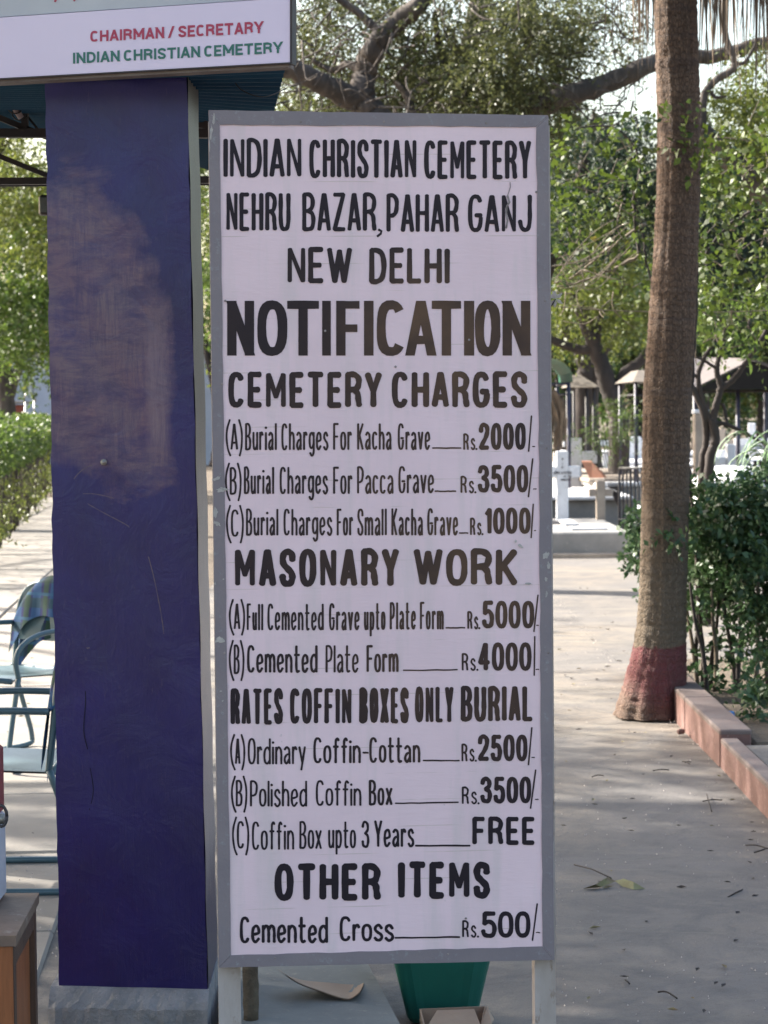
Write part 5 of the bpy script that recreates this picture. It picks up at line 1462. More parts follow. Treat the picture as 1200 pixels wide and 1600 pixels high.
for j in range(9):
    for k in range(12):
        e_ = math.pi * j / 8; a_ = 2 * math.pi * k / 12
        q = 0.045 * (1 + .12 * math.sin(3 * a_ + j))
        vs.append((p[0] + q * math.sin(e_) * math.cos(a_), p[1] + q * math.sin(e_) * math.sin(a_), 0.045 + 0.045 * math.cos(e_)))
for j in range(8):
    for k in range(12): fsx.append((j * 12 + k, (j + 1) * 12 + k, (j + 1) * 12 + (k + 1) % 12, j * 12 + (k + 1) % 12))
tag(mb.add(vs, fsx, True).build('plastic_scrap', M['ball']), 'crumpled pale blue plastic ball at the foot of the hedge', 'litter')

# ================================================================== TREES
def tree(name, label, base, limbs, crowns, leafm, barkm, leaf=0.06, seed=1, sprig=0.3, per=10, group=None, asp=0.45, droop=0.3, shell=0.4, cat='tree'):
    t = thing(name, label, cat, base, group)
    for i, (pts, r0_, r1_) in enumerate(limbs):
        limb([np.array(p, float) for p in pts], (r0_, r1_), 'trunk' if i == 0 else 'branch', t, barkm, seed=seed * 10 + i)
    if crowns: leaf_cloud('crown', t, crowns, leaf, leafm, seed, sprig, per, asp, droop, shell)
    return t
# big spreading tree, trunk hidden behind the notice board
D1 = 19.0
b1 = np.array([P(690, 700, D1)[0], D1, 0.0])
k1 = P(680, 300, D1)
tree('spreading_tree', 'large spreading tree whose grey limbs rise behind the notice board', b1, [
    ([b1, b1 + [0, 0, 1.5], k1], 0.24, 0.17),
    ([k1, P(600, 195, D1), P(560, 160, D1), P(510, 135, D1 - .2), P(455, 108, D1 - .3), P(380, 95, D1 - .5), P(250, 60, D1)], 0.13, 0.06),
    ([P(585, 185, D1), P(565, 150, D1), P(570, 115, D1 + .1), P(585, 75, D1), P(620, 35, D1), P(655, 5, D1 - .1), P(700, -80, D1)], 0.12, 0.07),
    ([k1, P(760, 210, D1), P(820, 178, D1), P(880, 152, D1 - .3), P(950, 130, D1 - .2), P(1010, 104, D1 - .2), P(1060, 84, D1), P(1115, 88, D1), P(1220, 60, D1)], 0.12, 0.05),
    ([k1, P(720, 150, D1 + .5), P(740, 40, D1 + 1), P(780, -150, D1 + 1.2)], 0.12, 0.06),
    ([P(570, 118, D1), P(545, 100, D1 + .2), P(520, 110, D1 + .3), P(490, 95, D1 + .3)], 0.04, 0.02),
    ([P(640, 240, D1), P(640, 160, D1 + .3), P(620, 125, D1 + .5), P(650, 90, D1 + .5)], 0.05, 0.02),
    ([P(600, 60, D1), P(560, 20, D1), P(500, -20, D1)], 0.045, 0.02),
    ([P(730, 150, D1 + .5), P(690, 90, D1 + .5), P(680, 20, D1)], 0.05, 0.02),
    ([P(820, 178, D1), P(800, 120, D1), P(830, 50, D1), P(820, -20, D1)], 0.04, 0.02),
    ], [blob(470, 30, D1 + .9, 90, 60, .9, 442), blob(500, 150, D1 + 1.1, 90, 50, .8, 561), blob(610, 160, D1 + 1.5, 90, 60, .8, 561), blob(700, 40, D1 + .6, 110, 60, 1, 680), blob(700, 150, D1 + 1, 90, 50, 1, 646),
        blob(800, 80, D1, 90, 60, 1, 714), blob(820, 180, D1 + .5, 80, 40, 1, 510), blob(545, 20, D1 + .9, 70, 40, .6, 340), blob(870, 30, D1, 60, 50, 1, 442), blob(930, 60, D1 + .5, 60, 60, 1, 255), blob(660, 90, D1 + .9, 60, 40, .6, 255), blob(760, 130, D1 - .5, 60, 50, .6, 306)],
    M['leaf_fine'], M['bark'], 0.042, 3, 0.30, 14, asp=0.4)
st_o = [o for o in sc.objects if o.name == 'spreading_tree'][0]
rr_ = random.Random(78); mb = MB()
for i in range(330):
    x0, y0 = rr_.uniform(440, 1000), rr_.uniform(-20, 190)
    a_ = rr_.gauss(1.2, 1.2); L_ = rr_.uniform(20, 60); dd = D1 + rr_.uniform(-.9, .9)
    p0, p2 = P(x0, y0, dd), P(x0 + L_ * math.cos(a_), y0 + L_ * math.sin(a_), dd + rr_.uniform(-.3, .3))
    p1 = (p0 + p2) / 2 + np.array([rr_.gauss(0, .06), 0, rr_.gauss(0, .06)])
    mb.tube(spline([p0, p1, p2], 3), [0.009, 0.008, 0.007, 0.006, 0.005, 0.004, 0.003], 4)
mb.build('twigs', M['bark'], st_o, kind='stuff')
# mid-distance tree with dark forked trunk
D2 = 33
b2 = np.array([P(968, 700, D2)[0], D2, 0.0])
tree('forked_tree', 'dark forked tree between the board and the palm trunk', b2, [
    ([b2, P(966, 660, D2), P(955, 620, D2), P(940, 570, D2), P(925, 530, D2), P(905, 480, D2)], 0.17, 0.09),
    ([P(930, 545, D2), P(900, 545, D2), P(865, 532, D2), P(830, 520, D2)], 0.08, 0.05),
    ([P(960, 625, D2), P(975, 585, D2), P(1005, 560, D2), P(1030, 520, D2)], 0.10, 0.06),
    ([P(932, 545, D2), P(938, 500, D2), P(960, 470, D2), P(980, 430, D2)], 0.06, 0.03),
    ([P(905, 480, D2), P(880, 440, D2), P(860, 400, D2)], 0.06, 0.03)],
    [blob(900, 430, D2, 80, 60, 1.5, 420), blob(980, 440, D2, 70, 60, 1.5, 380), blob(870, 350, D2, 60, 50, 1.2, 260), blob(950, 340, D2 + .5, 80, 60, 1.5, 420), blob(880, 500, D2 + 1, 50, 35, 1, 160), blob(985, 505, D2 + 1, 50, 35, 1, 160)],
    M['leaf_yellow'], M['bark_dark'], 0.075, 4, 0.4, 11)
b2b = np.array([P(905, 700, 36)[0], 36, 0.0])
tree('leaning_tree', 'darker tree with two leaning trunks behind the green domed canopy', b2b, [
    ([b2b, P(912, 620, 36), P(915, 570, 36), P(895, 530, 36), P(870, 500, 36)], 0.18, 0.09),
    ([b2b + [.3, 0, 0], P(925, 640, 36), P(932, 585, 36), P(950, 540, 36), P(1000, 500, 36)], 0.12, 0.06)],
    [blob(860, 470, 37, 80, 60, 1.5, 330), blob(1010, 470, 37, 80, 60, 1.5, 330), blob(930, 470, 38, 80, 50, 1.5, 300)],
    M['leaf_green'], M['bark_dark'], 0.09, 5, 0.4, 10)
bd_ = np.array([P(930, 700, 25)[0], 25, 0.0])
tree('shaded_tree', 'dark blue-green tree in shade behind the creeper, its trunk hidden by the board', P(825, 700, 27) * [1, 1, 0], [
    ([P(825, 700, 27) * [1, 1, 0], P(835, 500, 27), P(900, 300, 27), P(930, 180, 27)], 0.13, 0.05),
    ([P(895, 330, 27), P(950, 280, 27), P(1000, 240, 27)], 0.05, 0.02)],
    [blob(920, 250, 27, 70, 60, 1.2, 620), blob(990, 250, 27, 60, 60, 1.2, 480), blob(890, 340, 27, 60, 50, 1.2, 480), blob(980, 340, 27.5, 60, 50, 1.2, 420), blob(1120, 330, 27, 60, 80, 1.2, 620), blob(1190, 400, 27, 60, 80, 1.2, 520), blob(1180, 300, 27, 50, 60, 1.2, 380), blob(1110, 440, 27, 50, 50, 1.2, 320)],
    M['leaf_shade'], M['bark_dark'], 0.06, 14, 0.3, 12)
# right-hand tree with the crooked limb
D3 = 17.5
b3 = np.array([P(1300, 700, D3)[0], D3, 0.0])
tree('crooked_limb_tree', 'tree at the right whose crooked limb bends against the white sky', b3, [
    ([b3, P(1290, 500, D3), P(1240, 350, D3), P(1150, 260, D3), P(1098, 200, D3)], 0.2, 0.055),
    ([P(1098, 200, D3), P(1100, 150, D3), P(1118, 126, D3), P(1145, 108, D3), P(1146, 88, D3), P(1135, 62, D3), P(1130, 20, D3), P(1140, -60, D3)], 0.032, 0.022),
    ([P(1110, 142, D3), P(1118, 152, D3), P(1135, 150, D3)], 0.02, 0.01),
    ([P(1145, 100, D3), P(1165, 96, D3), P(1185, 60, D3)], 0.02, 0.01)],
    [blob(1150, 210, D3 + .5, 70, 60, .8, 300), blob(1190, 130, D3 + .8, 45, 50, .8, 200), blob(1230, 220, D3, 80, 70, .8, 240), blob(1110, 260, D3 + .8, 50, 40, .6, 170)],
    M['leaf_yellow'], M['bark'], 0.05, 6, 0.28, 11)
# small bare-stemmed tree right of the palm
D4 = 15.5
b4 = np.array([P(1108, 700, D4)[0], D4, 0.0])
tree('small_tree', 'small dark multi-stemmed tree right of the palm, in front of the shelter', b4, [
    ([b4, P(1108, 740, D4), P(1118, 690, D4), P(1113, 655, D4)], 0.036, 0.032),
    ([b4 + [-.06, 0, 0], P(1096, 745, D4 + .05), P(1103, 690, D4 + .05), P(1100, 650, D4), P(1086, 615, D4), P(1076, 590, D4)], 0.028, 0.018),
    ([P(1113, 658, D4), P(1120, 630, D4), P(1126, 605, D4), P(1120, 580, D4), P(1124, 555, D4), P(1130, 535, D4), P(1134, 510, D4)], 0.028, 0.012),
    ([P(1112, 660, D4), P(1100, 635, D4), P(1091, 590, D4), P(1100, 560, D4), P(1113, 540, D4), P(1120, 525, D4)], 0.022, 0.01),
    ([P(1118, 575, D4), P(1098, 562, D4), P(1080, 555, D4)], 0.012, 0.008),
    ([P(1122, 612, D4), P(1150, 588, D4), P(1168, 562, D4), P(1185, 538, D4), P(1205, 500, D4)], 0.022, 0.012),
    ([P(1116, 660, D4), P(1140, 665, D4), P(1170, 680, D4), P(1215, 705, D4)], 0.018, 0.009),
    ([P(1136, 665, D4), P(1132, 640, D4), P(1128, 630, D4)], 0.014, 0.012),
    ([P(1134, 512, D4), P(1115, 480, D4), P(1100, 440, D4), P(1108, 400, D4)], 0.012, 0.006),
    ([P(1134, 512, D4), P(1150, 480, D4), P(1175, 460, D4)], 0.010, 0.006),
    ([P(1185, 538, D4), P(1170, 510, D4), P(1178, 480, D4)], 0.010, 0.005),
    ([P(1091, 592, D4), P(1075, 575, D4)], 0.012, 0.008)],
    [blob(1130, 470, D4, 60, 40, .5, 70), blob(1180, 500, D4, 50, 40, .5, 60), blob(1100, 510, D4 + .2, 30, 40, .5, 30)], M['leaf_bright'], M['bark_dark'], 0.05, 7, 0.2, 8)
# creeper with broad leaves round the palm
vd = 13.0
vn = thing('creeper', 'broad-leaved green creeper hanging round the palm trunk', 'creeper', (1.9, vd, 0.1))
for i, pts in enumerate([[(1085, 1100), (1090, 900), (1075, 700), (1084, 560), (1090, 420), (1080, 300), (1100, 230), (1060, 190)], [(1000, 400), (990, 320), (1000, 250), (960, 200), (900, 200)], [(1090, 420), (1130, 360), (1180, 330), (1230, 340)], [(1000, 400), (960, 420), (910, 440), (870, 448)], [(1008, 350), (950, 390), (900, 430), (866, 443)], [(992, 300), (1004, 360), (1012, 420), (1030, 470)]]):
    m_ = M['twig'] if i in (3, 4) else M['bark_dark']
    pw = [P(x, y, vd + (0.3 if i in (1, 3, 4, 5) else -0.4)) for x, y in pts]
    if i == 0: pw = [P(x, y, 11.3) for x, y in pts]
    limb(pw, (0.012, 0.004), 'stem', vn, m_, 5, 60 + i, 0.6)
leaf_cloud('foliage', vn, [blob(905, 330, vd, 50, 28, .3, 55), blob(880, 300, vd, 20, 40, .3, 22), blob(900, 210, vd + .3, 45, 22, .3, 16), blob(955, 260, vd, 50, 20, .3, 26), blob(970, 310, vd, 36, 24, .3, 36), blob(880, 370, vd, 20, 22, .3, 14), blob(985, 220, vd + .1, 26, 20, .3, 10), blob(900, 400, vd + .3, 40, 30, .3, 12), blob(985, 430, vd + .2, 26, 50, .3, 20),
    blob(1120, 240, 11.8, 40, 26, .3, 24), blob(1160, 300, 12.2, 60, 40, .4, 60), blob(1100, 330, 11.5, 24, 60, .3, 36), blob(1170, 400, 12.4, 60, 40, .4, 56), blob(1110, 430, 11.6, 30, 40, .3, 20), blob(1055, 195, 10.7, 30, 10, .12, 7), blob(1085, 240, 10.75, 18, 34, .12, 14), blob(1195, 240, 12.4, 40, 40, .4, 34), blob(1160, 480, 12.6, 60, 40, .4, 40), blob(1095, 490, 12, 24, 30, .3, 14), blob(950, 370, vd, 40, 20, .3, 12)],
    0.046, M['leaf_creeper'], 41, 0.20, 7, 0.66, 0.25, 0.3, jit=0.7)
rr_ = random.Random(77); mb = MB()
for i in range(90):
    side_ = i % 2
    x0, y0 = (rr_.uniform(870, 1000), rr_.uniform(230, 520)) if side_ else (rr_.uniform(1085, 1200), rr_.uniform(200, 540))
    a_ = rr_.uniform(0, 6.28); L_ = rr_.uniform(25, 70); dd = vd + rr_.uniform(-.3, .6)
    p0, p2 = P(x0, y0, dd), P(x0 + L_ * math.cos(a_), y0 + L_ * math.sin(a_), dd + rr_.uniform(-.2, .2))
    p1 = (p0 + p2) / 2 + np.array([rr_.gauss(0, .04), 0, rr_.gauss(0, .04)])
    mb.tube(spline([p0, p1, p2], 3), [0.004, 0.0036, 0.0032, 0.003, 0.0026, 0.0022, 0.0018], 4)
mb.build('twigs', M['twig'], vn, kind='stuff')
# pale dry twigs arching beside the board
dt = thing('dry_twigs', 'pale arching dry twigs beside the right edge of the notice board', 'twigs', P(900, 420, 12))
rr_ = random.Random(5)
for i in range(12):
    x0, y0 = rr_.uniform(960, 1000), rr_.uniform(340, 400)
    pts = [P(x0, y0, 12.4), P(x0 - 30, y0 + rr_.uniform(15, 35), 12.4), P(x0 - 70, y0 + rr_.uniform(40, 60), 12.3), P(rr_.uniform(862, 880), rr_.uniform(405, 455), 12.2)]
    MB().tube(spline(pts, 5), 0.0022, 4).build('twig', M['twig'], dt)
# shrub behind the kerb
sh = thing('shrub', 'dense dark green glossy shrub growing behind the kerb, right of the palm', 'shrub', (1.85, 11.2, 0.09))
sd_ = 11.3
SHC = [blob(1155, 830, sd_, 75, 70, .35, 400), blob(1110, 800, sd_ - .1, 40, 40, .3, 150), blob(1185, 900, sd_ - .2, 55, 60, .35, 280), blob(1125, 880, sd_, 45, 50, .3, 190), blob(1092, 900, sd_ + .3, 25, 40, .2, 60), blob(1105, 945, sd_, 50, 22, .3, 60), blob(1185, 780, sd_, 50, 40, .3, 200), blob(1185, 975, sd_ - .2, 40, 30, .25, 80), blob(1240, 880, sd_, 50, 110, .35, 260), blob(1062, 830, sd_ - .5, 20, 16, .12, 18),
       blob(1188, 1115, sd_ - 1.2, 26, 32, .15, 70), blob(1190, 1050, sd_ - .6, 26, 24, .2, 36), blob(1090, 1065, sd_ - .2, 34, 20, .15, 26), blob(1140, 1020, sd_, 40, 26, .2, 26)]
leaf_cloud('foliage', sh, SHC, 0.040, M['leaf_glossy'], 51, 0.10, 8, 0.62, 0.1, 0.35, jit=0.6)
rr_ = random.Random(6)
for i, (xb, xt, yt) in enumerate([(1090, 1070, 930), (1105, 1078, 910), (1110, 1125, 900), (1118, 1112, 920), (1150, 1128, 900), (1152, 1160, 900), (1180, 1185, 900), (1200, 1190, 950), (1098, 1092, 900)]):
    p0 = G(xb, 1090 - rr_.uniform(0, 30), 0.09)
    d_ = sd_ - 0.1 + rr_.uniform(-.15, .15); p0[1] = d_; p0[0] = P(xb, 1070, d_)[0]
    MB().tube(spline([p0, P(xb + (xt - xb) * .3 + rr_.uniform(-5, 5), 1020, d_), P(xb + (xt - xb) * .7, 970, d_), P(xt, yt, d_)], 4), [0.014 - 0.0006 * k for k in range(13)], 6).build('stem', M['bark_dark'] if i % 3 else M['twig'], sh)
sh2 = thing('small_shrub', 'small leafy shrub peeping out left of the palm trunk', 'shrub', (1.6, 14.0, 0))
leaf_cloud('foliage', sh2, [blob(1010, 850, 14.2, 22, 50, .25, 130), blob(994, 812, 14.2, 10, 16, .15, 18), blob(1004, 890, 14.2, 18, 26, .2, 40)], 0.045, M['leaf_glossy'], 52, 0.10, 8, 0.6, 0.1, 0.3, jit=0.6)
for k in range(3): MB().tube([(P(1004 + 6 * k, 900, 14.2)[0], 14.2, -0.02), P(1000 + 6 * k, 860, 14.2)], 0.008, 5).build('stem', M['bark_dark'], sh2)
# feathery plant with long arching leaves at the right edge
M['leaf_blade'] = mat('blade_leaf', (0.10, 0.20, 0.08), (0.06, 0.13, 0.05), 8, 0.45)
bp_ = thing('arching_plant', 'plant with long arching pale green leaves at the right edge above the shrub', 'plant', (2.95, 15, 0.0))
rr_ = random.Random(9)
for i in range(34):
    b0 = P(rr_.uniform(1175, 1225), rr_.uniform(690, 790), 15.0 + rr_.uniform(-.3, .3))
    ln = rr_.uniform(25, 55); dx_ = rr_.uniform(-1, .6)
    e1 = b0 + np.array([dx_ * .08, rr_.uniform(-.1, .1), .10]); e2 = b0 + np.array([dx_ * .22, rr_.uniform(-.15, .15), 0.02]); e3 = b0 + np.array([dx_ * .30, 0, -.12])
    sp_ = spline([b0, e1, e2, e3], 4); vs, fsx = [], []
    for k, p in enumerate(sp_):
        w_ = 0.017 * math.sin(math.pi * min(0.98, (k + 1) / (len(sp_) + .5)))
        vs += [p + np.array([0, w_, w_ * .6]), p, p + np.array([0, -w_, w_ * .6])]
    for k in range(len(sp_) - 1):
        for q in (0, 1): a_ = 3 * k + q; fsx.append((a_, a_ + 1, a_ + 4, a_ + 3))
    MB().add(vs, fsx, True).build('leaf', M['leaf_blade'], bp_)
for k in range(5):
    p = P(1180 + 9 * k, 720, 15); MB().tube([(p[0] + .02, 15, 0), (p[0], 15, p[2])], 0.012, 5).build('stem', M['bark_dark'], bp_)
# light feathery bush in front of the graves, left of the palm
fb_ = thing('feathery_bush', 'thin feathery bush in front of the far graves, left of the palm', 'bush', (2.7, 27, 0))
leaf_cloud('foliage', fb_, [blob(950, 670, 27, 34, 32, .3, 120), blob(975, 650, 27, 26, 30, .3, 90), blob(912, 680, 27, 16, 22, .3, 30), blob(965, 700, 27, 30, 24, .3, 30)], 0.035, M['leaf_bright'], 53, 0.16, 9, 0.3, 0.2, 0.2)
for k in range(12):
    x_ = 920 + k * 6
    MB().tube(spline([P(965, 790, 26.9), P(x_ + (965 - x_) * .5, 740, 27), P(x_, 670, 27)], 4), 0.005, 4).build('stem', M['bark_dark'], fb_)
# hanging dead palm leaves right of the board edge
hl = thing('dead_palm_leaves', 'brown dead palm leaves drooping beside the board beneath the green dome', 'dead leaves', P(860, 640, 26))
rr_ = random.Random(12)
for i in range(60):
    x0 = rr_.uniform(838, 868)
    p0 = P(x0, rr_.uniform(605, 625), 26 + rr_.uniform(-.15, .15)); e_x = x0 + rr_.uniform(0, 20)
    p2 = P(min(e_x, 889), rr_.uniform(660, 715), 26 + rr_.uniform(-.15, .15)); p1 = (p0 + p2) / 2 + np.array([0.06, 0, 0.05])
    w_ = np.array([rr_.uniform(.01, .028), rr_.uniform(-.02, .02), 0])
    MB().add([p0 - w_, p0 + w_, p1 + w_, p1 - w_, p2 + w_ * .2, p2 - w_ * .2], [(0, 1, 2, 3), (3, 2, 4, 5)]).build('dead_leaf', M['frond_dead'], hl)
MB().tube([(P(850, 700, 26)[0], 26, 0), P(848, 602, 26)], 0.05, 8).build('stem', M['bark'], hl)
# wire
wr = MB().tube(spline([P(862, 478, 11.8), P(950, 485, 11.8), P(1100, 488, 11.8), P(1230, 484, 11.8)], 6), 0.0026, 5).build('wire', M['twig'])
tag(wr, 'pale wire stretched across behind the palm trunk', 'wire')
fl = thing('dry_flower', 'grey dried flower head at the right edge of the notice board', 'flower', P(868, 465, 5.6))
rr_ = random.Random(14)
for i in range(9):
    a_ = rr_.uniform(0, 6.28); c_ = P(868, 467, 5.6); e = c_ + np.array([0.022 * math.cos(a_), rr_.uniform(-.01, .01), 0.022 * math.sin(a_)])
    s_v = np.array([-math.sin(a_), 0, math.cos(a_)]) * 0.005; md = (c_ + e) / 2
    MB().add([c_, md + s_v, e, md - s_v], [(0, 1, 2, 3)]).build('petal', M['chip'], fl)
MB().tube([P(868, 467, 5.6), P(862, 478, 5.6), P(850, 480, 4.85)], 0.0015, 4).build('stem', M['bark_dark'], fl)

# left trees
DL = 24
bL = np.array([P(10, 700, 46)[0], 46, 0.0])
tree('path_tree', 'tree with pale trunks and hanging bright foliage left of the blue pillar', bL, [
    ([bL, P(8, 600, 46), P(-5, 520, 46), P(-20, 400, 46)], 0.2, 0.15),
    ([P(8, 640, 46), P(20, 600, 46), P(32, 560, 46), P(34, 500, 46), P(50, 420, 46)], 0.12, 0.08)],
    [blob(40, 500, 42, 60, 70, 2, 460), blob(10, 400, 42, 70, 80, 2, 600), blob(75, 420, 43, 60, 90, 2, 600), blob(60, 560, 42, 30, 40, 1.4, 130), blob(100, 330, 42, 60, 60, 2, 380), blob(30, 320, 43, 80, 50, 2, 440), blob(330, 400, 43, 50, 120, 2, 500), blob(-60, 480, 42, 60, 90, 2, 300)],
    M['leaf_bright'], M['bark'], 0.10, 8, 0.45, 10, asp=0.5)
bL2 = np.array([P(-160, 700, 30)[0], 30, 0.0])
tree('tall_left_tree', 'tall tree whose yellow-green foliage shows under the blue roof at left', bL2, [
    ([bL2, P(-150, 500, 30), P(-60, 300, 30), P(60, 150, 30), P(200, 60, 30)], 0.25, 0.1),
    ([P(-60, 300, 30), P(40, 290, 30), P(130, 300, 30)], 0.08, 0.04)],
    [blob(20, 290, 30, 70, 40, 1.5, 250), blob(80, 220, 30, 70, 50, 1.5, 230), blob(-40, 220, 30, 70, 60, 1.5, 250), blob(330, 300, 30, 40, 90, 1.5, 160), blob(150, 320, 30, 60, 40, 1.5, 200), blob(40, 360, 30.5, 60, 36, 1.2, 200)],
    M['leaf_yellow'], M['bark'], 0.075, 9, 0.35, 10)
# distant trees
r = random.Random(33)
def far_tree(px, d, ztop, wpx, mt, lab, seed, n_=900, lf=0.16):
    x = P(px, 700, d)[0]; b_ = np.array([x, d, 0.0]); rw = wpx / FPX * d
    rq = random.Random(seed)
    cl = []
    for k in range(9):
        a_ = k * 2.4; q = rw * rq.uniform(.2, .75)
        cl.append(((x + q * math.cos(a_), d + q * math.sin(a_) * .7, 1.6 + (ztop - 2.6) * rq.uniform(.15, 1.0)), (rw * .5, rw * .45, (ztop - 1) * .2), n_ / 9))
    tree('distant_tree', lab, b_, [([b_, b_ + [0.1, 0, 1.6], b_ + [rq.uniform(-.4, .4), 0, ztop * .6]], 0.25, 0.12), ([b_ + [0.05, 0, 1.3], b_ + [rw * .4, 0, ztop * .6]], .12, .05), ([b_ + [0.05, 0, 1.5], b_ + [-rw * .4, 0, ztop * .55]], .12, .05)], cl, mt, M['bark_dark'], lf, seed, 0.6, 10, 'trees beyond the graves')
FT = [(880, 52, 9.5, 110, 'leaf_green', 'distant dark green tree just right of the notice board'), (990, 58, 8.6, 100, 'leaf_bright', 'distant bright green tree behind the palm trunk'), (1090, 50, 7.4, 90, 'leaf_green', 'distant green tree above the shelter roof'),
      (1190, 55, 8.4, 110, 'leaf_yellow', 'distant yellow-green tree at the right edge'), (1290, 60, 9.5, 110, 'leaf_green', 'distant tree beyond the right edge above the shelter'), (760, 56, 11, 120, 'leaf_yellow', 'distant tree rising behind the top of the board'),
      (620, 60, 11, 120, 'leaf_green', 'distant tree behind the middle of the board'), (480, 58, 11, 110, 'leaf_yellow', 'distant tree right of the blue roof edge'), (340, 62, 11, 110, 'leaf_bright', 'distant tree showing between pillar and board'),
      (80, 70, 12, 130, 'leaf_green', 'distant tree behind the pale wall at left'), (-60, 66, 12, 120, 'leaf_yellow', 'distant tree beyond the left edge of the path')]
for i, (px, d, zt_, wp, mt, lab) in enumerate(FT): far_tree(px, d, zt_, wp, M[mt], lab, 200 + i, 1250)
# hazy tree line closing the horizon
cl = []
for i in range(46):
    x = -34 + 68 * i / 45
    cl.append(((x, 84 + r.uniform(-3, 3), 2.3 + r.uniform(-.4, .4)), (1.6, 1.6, 2.2), 110))
    cl.append(((x + .7, 88 + r.uniform(-2, 2), 5 + r.uniform(-.6, 1.2)), (1.9, 1.6, 2.2), 100))
o = leaf_cloud('treeline', None, cl, 0.3, M['leaf_green'], 77, 0.9, 8, 0.5); tag(o, 'dark green belt of far trees closing the horizon', 'trees')

# trees outside the frame on the left and overhead: they shade the yard
def shade_tree(base, h, blobs, lab, seed, sparse=1.0):
    b_ = np.array(base, float)
    limbs = [([b_, b_ + [0, 0, h * .4], b_ + [0.2, 0.1, h * .75]], 0.26, 0.12)]
    for c_, rad, n_ in blobs: limbs.append(([b_ + [0, 0, h * .35], (b_ + [0, 0, h * .5] + np.array(c_)) / 2, np.array(c_)], 0.10, 0.03))
    tree('shade_tree', lab, b_, limbs, [(c_, rad, n_ * sparse) for c_, rad, n_ in blobs], M['leaf_green'], M['bark'], 0.11, seed, 0.5, 10, 'shade trees left of the yard')
SH = [((-8.5, 11.5, 0), 9, [((-9, 11, 6.5), (2.4, 2.2, 1.5), 800), ((-6.5, 9.5, 6.2), (2.2, 2.0, 1.3), 1100), ((-7, 13, 7), (2.4, 2.2, 1.4), 1100), ((-5.0, 11.5, 6.6), (2.0, 1.8, 1.2), 900), ((-9.5, 8.5, 5.2), (2.2, 2, 1.3), 900), ((-7.5, 15.3, 7.2), (2.0, 1.5, 1.0), 160), ((-7.4, 10.4, 7.0), (1.8, 1.6, 1.0), 800), ((-6.4, 12.4, 7.2), (1.8, 1.5, 1.0), 700), ((-5.6, 14.0, 7.0), (1.5, 1.2, .9), 450), ((-8.2, 9.6, 7.4), (1.6, 1.4, 1.0), 600)], 'shade tree nearest the yard on the left'),
      ((-6.5, 3.0, 0), 8, [((-6, 5, 5.2), (2.4, 2.2, 1.2), 900), ((-4, 3, 5.4), (2.4, 2.2, 1.2), 700), ((-7, 7, 5.5), (2.2, 2.0, 1.2), 900), ((-3.5, 7, 5.6), (2.0, 1.8, 1.1), 900), ((-1, 5, 5.2), (2.0, 2.0, 1.0), 500), ((-4.5, 9.2, 5.8), (2.0, 1.6, 1.0), 700)], 'shade tree over the shed on the left'),
      ((-11.5, 22, 0), 9, [((-10, 18, 6.8), (1.6, 0.5, 0.8), 45), ((-9, 21, 7.0), (2.0, 0.5, 0.8), 55), ((-11, 25, 7.0), (2.0, 0.6, 1.0), 70), ((-12.5, 29, 7.2), (2.2, 0.6, 1.0), 80), ((-8.3, 17.4, 6.6), (1.4, 0.4, 0.7), 50)], 'open shade tree beyond the hedge on the left')]
for i, (b_, h_, bl_, lab) in enumerate(SH): shade_tree(b_, h_, bl_, lab, 300 + i)

# ================================================================== LITTER ON THE YARD
M['leaf_dry'] = mat('dry_leaf', (0.19, 0.17, 0.07), (0.12, 0.085, 0.045), 30, 0.8, bump=0.3)
M['leaf_pale'] = mat('pale_leaf', (0.20, 0.22, 0.11), (0.16, 0.15, 0.07), 30, 0.7, bump=0.3)
lf = thing('fallen_leaf', 'large withered two-lobed green and brown leaf with stalk on the cement', 'leaf', G(955, 1385))
def gp(px, py, h_=0.0):
    g_ = G(px, py + 0.0, h_); return g_
mb = MB()
A_, B_, C__ = gp(910, 1389, .003), gp(950, 1370, .022), gp(962, 1377, .012)
D__ = gp(930, 1382, .02); E_ = gp(940, 1386, .004)
mb.add([A_, D__, B_, C__, E_], [(0, 1, 4), (1, 2, 3, 4)]); mb.build('lobe', M['leaf_dry'], lf)
mb = MB()
mb.add([gp(960, 1376, .012), gp(975, 1373, .024), gp(990, 1378, .022), gp(1009, 1389, .006), gp(990, 1390, .004), gp(972, 1385, .004)], [(0, 1, 5), (1, 2, 4, 5), (2, 3, 4)]); mb.build('lobe', M['leaf_pale'], lf)
MB().tube([gp(897, 1351, .006), gp(925, 1358, .012), gp(955, 1372, .02)], 0.0022, 5).build('stalk', M['bark_dark'], lf)
rr_ = random.Random(17)
twigs = [((1098, 1252), (1128, 1250)), ((1104, 1240), (1112, 1268)), ((1028, 1550), (1058, 1560)), ((1137, 1402), (1160, 1390)), ((1165, 1321), (1200, 1326)), ((925, 1214), (943, 1212)), ((1070, 1192), (1080, 1191)), ((977, 1531), (984, 1538)), ((1178, 1332), (1196, 1326)), ((1020, 1204), (1045, 1203)), ((1066, 1190), (1078, 1194))]
TL = ['level dark twig of the crossed pair on the yard below the kerb step', 'upright dark twig of the crossed pair below the kerb step', 'stout dark twig on the yard at the bottom, right of the board leg', 'bent dark twig right of the withered leaf', 'longest dark twig at the right edge below the kerb', 'short dark twig beside the board edge, nearest the palm foot', 'upper of two short twigs beside the foot of the kerb', 'tiny pale-tipped twig on the yard just right of the board bottom', 'second twig at the right edge, beneath the longest one', 'dark twig on the yard midway between board and kerb step', 'lower of two short twigs beside the foot of the kerb']
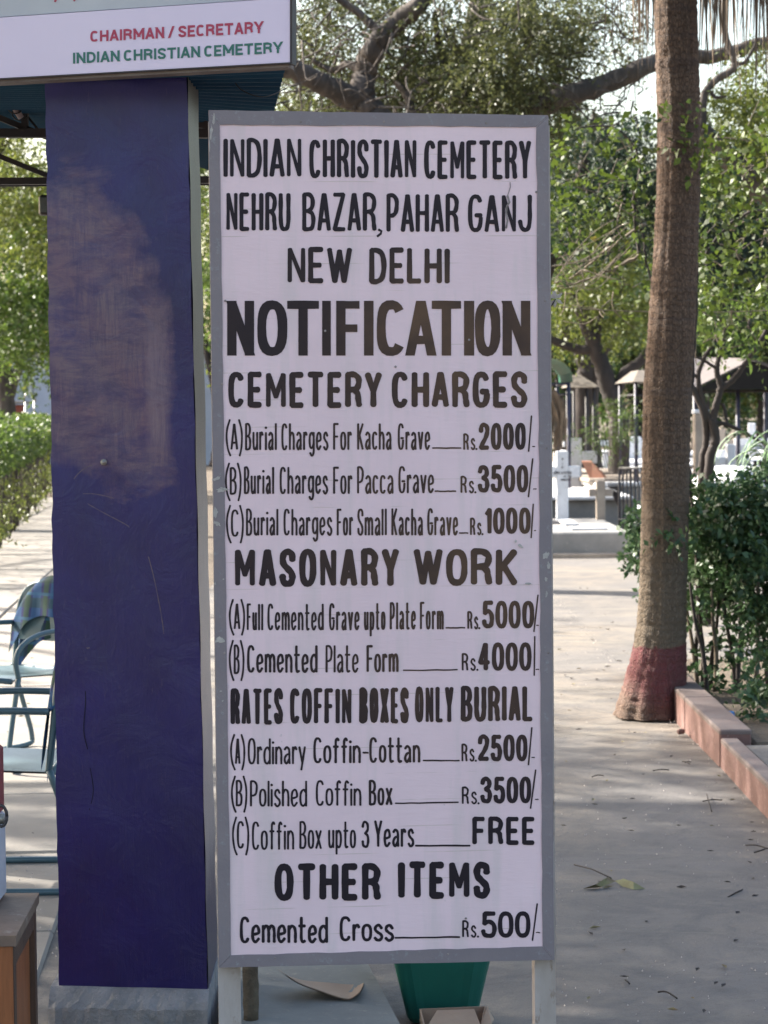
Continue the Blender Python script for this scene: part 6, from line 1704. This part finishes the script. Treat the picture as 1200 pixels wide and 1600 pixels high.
for i, (a_, b_) in enumerate(twigs):
    p0, p1 = G(*a_, 0.004), G(*b_, 0.004)
    mdp = (p0 + p1) / 2 + np.array([0, rr_.uniform(-.02, .02), 0.004])
    tag(MB().tube(spline([p0, mdp, p1], 4), [0.0024] * 9, 5).build('fallen_twig', M['bark_dark']), TL[i], 'twig', 'dry twigs on the yard')
spots = [(1008, 1145), (929, 1257), (986, 1298), (1145, 1250), (1150, 1232), (1062, 1143), (927, 1250), (1136, 1378), (905, 1140), (890, 1110), (1018, 1098), (1175, 1285), (930, 1450), (975, 1485), (1005, 1210), (948, 1220), (1180, 1400), (1090, 1515), (884, 1190), (1110, 1330), (950, 1042), (905, 1045), (925, 1000), (893, 1060), (900, 930), (945, 960), (1060, 1290), (880, 1290), (1150, 1470), (1010, 1440), (920, 1560), (1100, 1580), (960, 1180)]
spots += [(rr_.uniform(875, 1190), rr_.uniform(1120, 1600)) for _ in range(26)] + [(rr_.uniform(872, 985), rr_.uniform(905, 1100)) for _ in range(20)] + [(rr_.uniform(5, 85), rr_.uniform(800, 1340)) for _ in range(20)]
for i, (px, py) in enumerate(spots):
    g_ = G(px, py, 0.004)
    if g_[1] < 9.3 and g_[0] > 1.38: continue
    s_ = rr_.uniform(.006, .013) * (1 + .25 * (g_[1] > 12)); a_ = rr_.uniform(0, 6.28)
    c_, s__ = math.cos(a_), math.sin(a_)
    def L2(x, y, z): return g_ + np.array([(x * c_ - y * s__) * s_, (x * s__ + y * c_) * s_, z * s_])
    o = MB().add([L2(-1.6, 0, 0), L2(-.3, .6, .5), L2(1.5, 0, .3), L2(-.2, -.7, .3), L2(0, 0, .0)], [(0, 4, 1), (1, 4, 2), (2, 4, 3), (3, 4, 0)]).build('dry_leaf', M['bark_dark'] if i % 3 else M['leaf_dry'])
    tag(o, 'tiny curled dry leaf lying on the ground', 'leaf', 'scattered dry leaves on the ground')
rr_ = random.Random(91); mb = MB()
for i in range(650):
    if i % 3: px, py = rr_.uniform(868, 1200), 900 + 700 * rr_.random() ** 1.3
    else: px, py = rr_.uniform(0, 92), rr_.uniform(790, 1500)
    g_ = G(px, py, 0.0)
    if g_[0] > 1.39: g_[0] = 1.395 - abs(rr_.gauss(0, .05))
    q = rr_.uniform(.001, .0028) * (1 + .05 * g_[1]); h_ = q * rr_.uniform(.3, .8) + 0.003
    a_ = rr_.uniform(0, 2)
    vs_ = [g_ + np.array([q * math.cos(a_ + t * 2.09), q * 1.2 * math.sin(a_ + t * 2.09), 0]) for t in range(3)] + [g_ + np.array([0, 0, h_])]
    mb.add(vs_, [(0, 1, 3), (1, 2, 3), (2, 0, 3)])
o = mb.build('grit', M['leg'], kind='stuff'); tag(o, 'fine pale grit and crumbs strewn over the yard', 'grit')
st_ = G(1064, 1147)
mb = MB(); mb.box(st_ + np.array([0, 0, .012]), (.035, .025, .024), .4, .006)
tag(mb.build('stone_chip', M['kerb']), 'small reddish stone chip beside the foot of the kerb', 'stone')
M['blue_plastic'] = mat('blue_plastic', (0.02, 0.16, 0.42), None, 20, 0.4)
p_ = P(1140, 1118, 9.95)
mb = MB(); mb.add([p_ + [-.03, 0, -.02], p_ + [-.01, .02, .02], p_ + [.02, .01, .018], p_ + [.03, 0, -.02], p_ + [0, -.03, .0]], [(0, 1, 4), (1, 2, 4), (2, 3, 4), (3, 0, 4), (0, 3, 2, 1)])
tag(mb.build('plastic_scrap', M['blue_plastic']), 'bright blue plastic scrap in the bed under the shrub', 'litter')
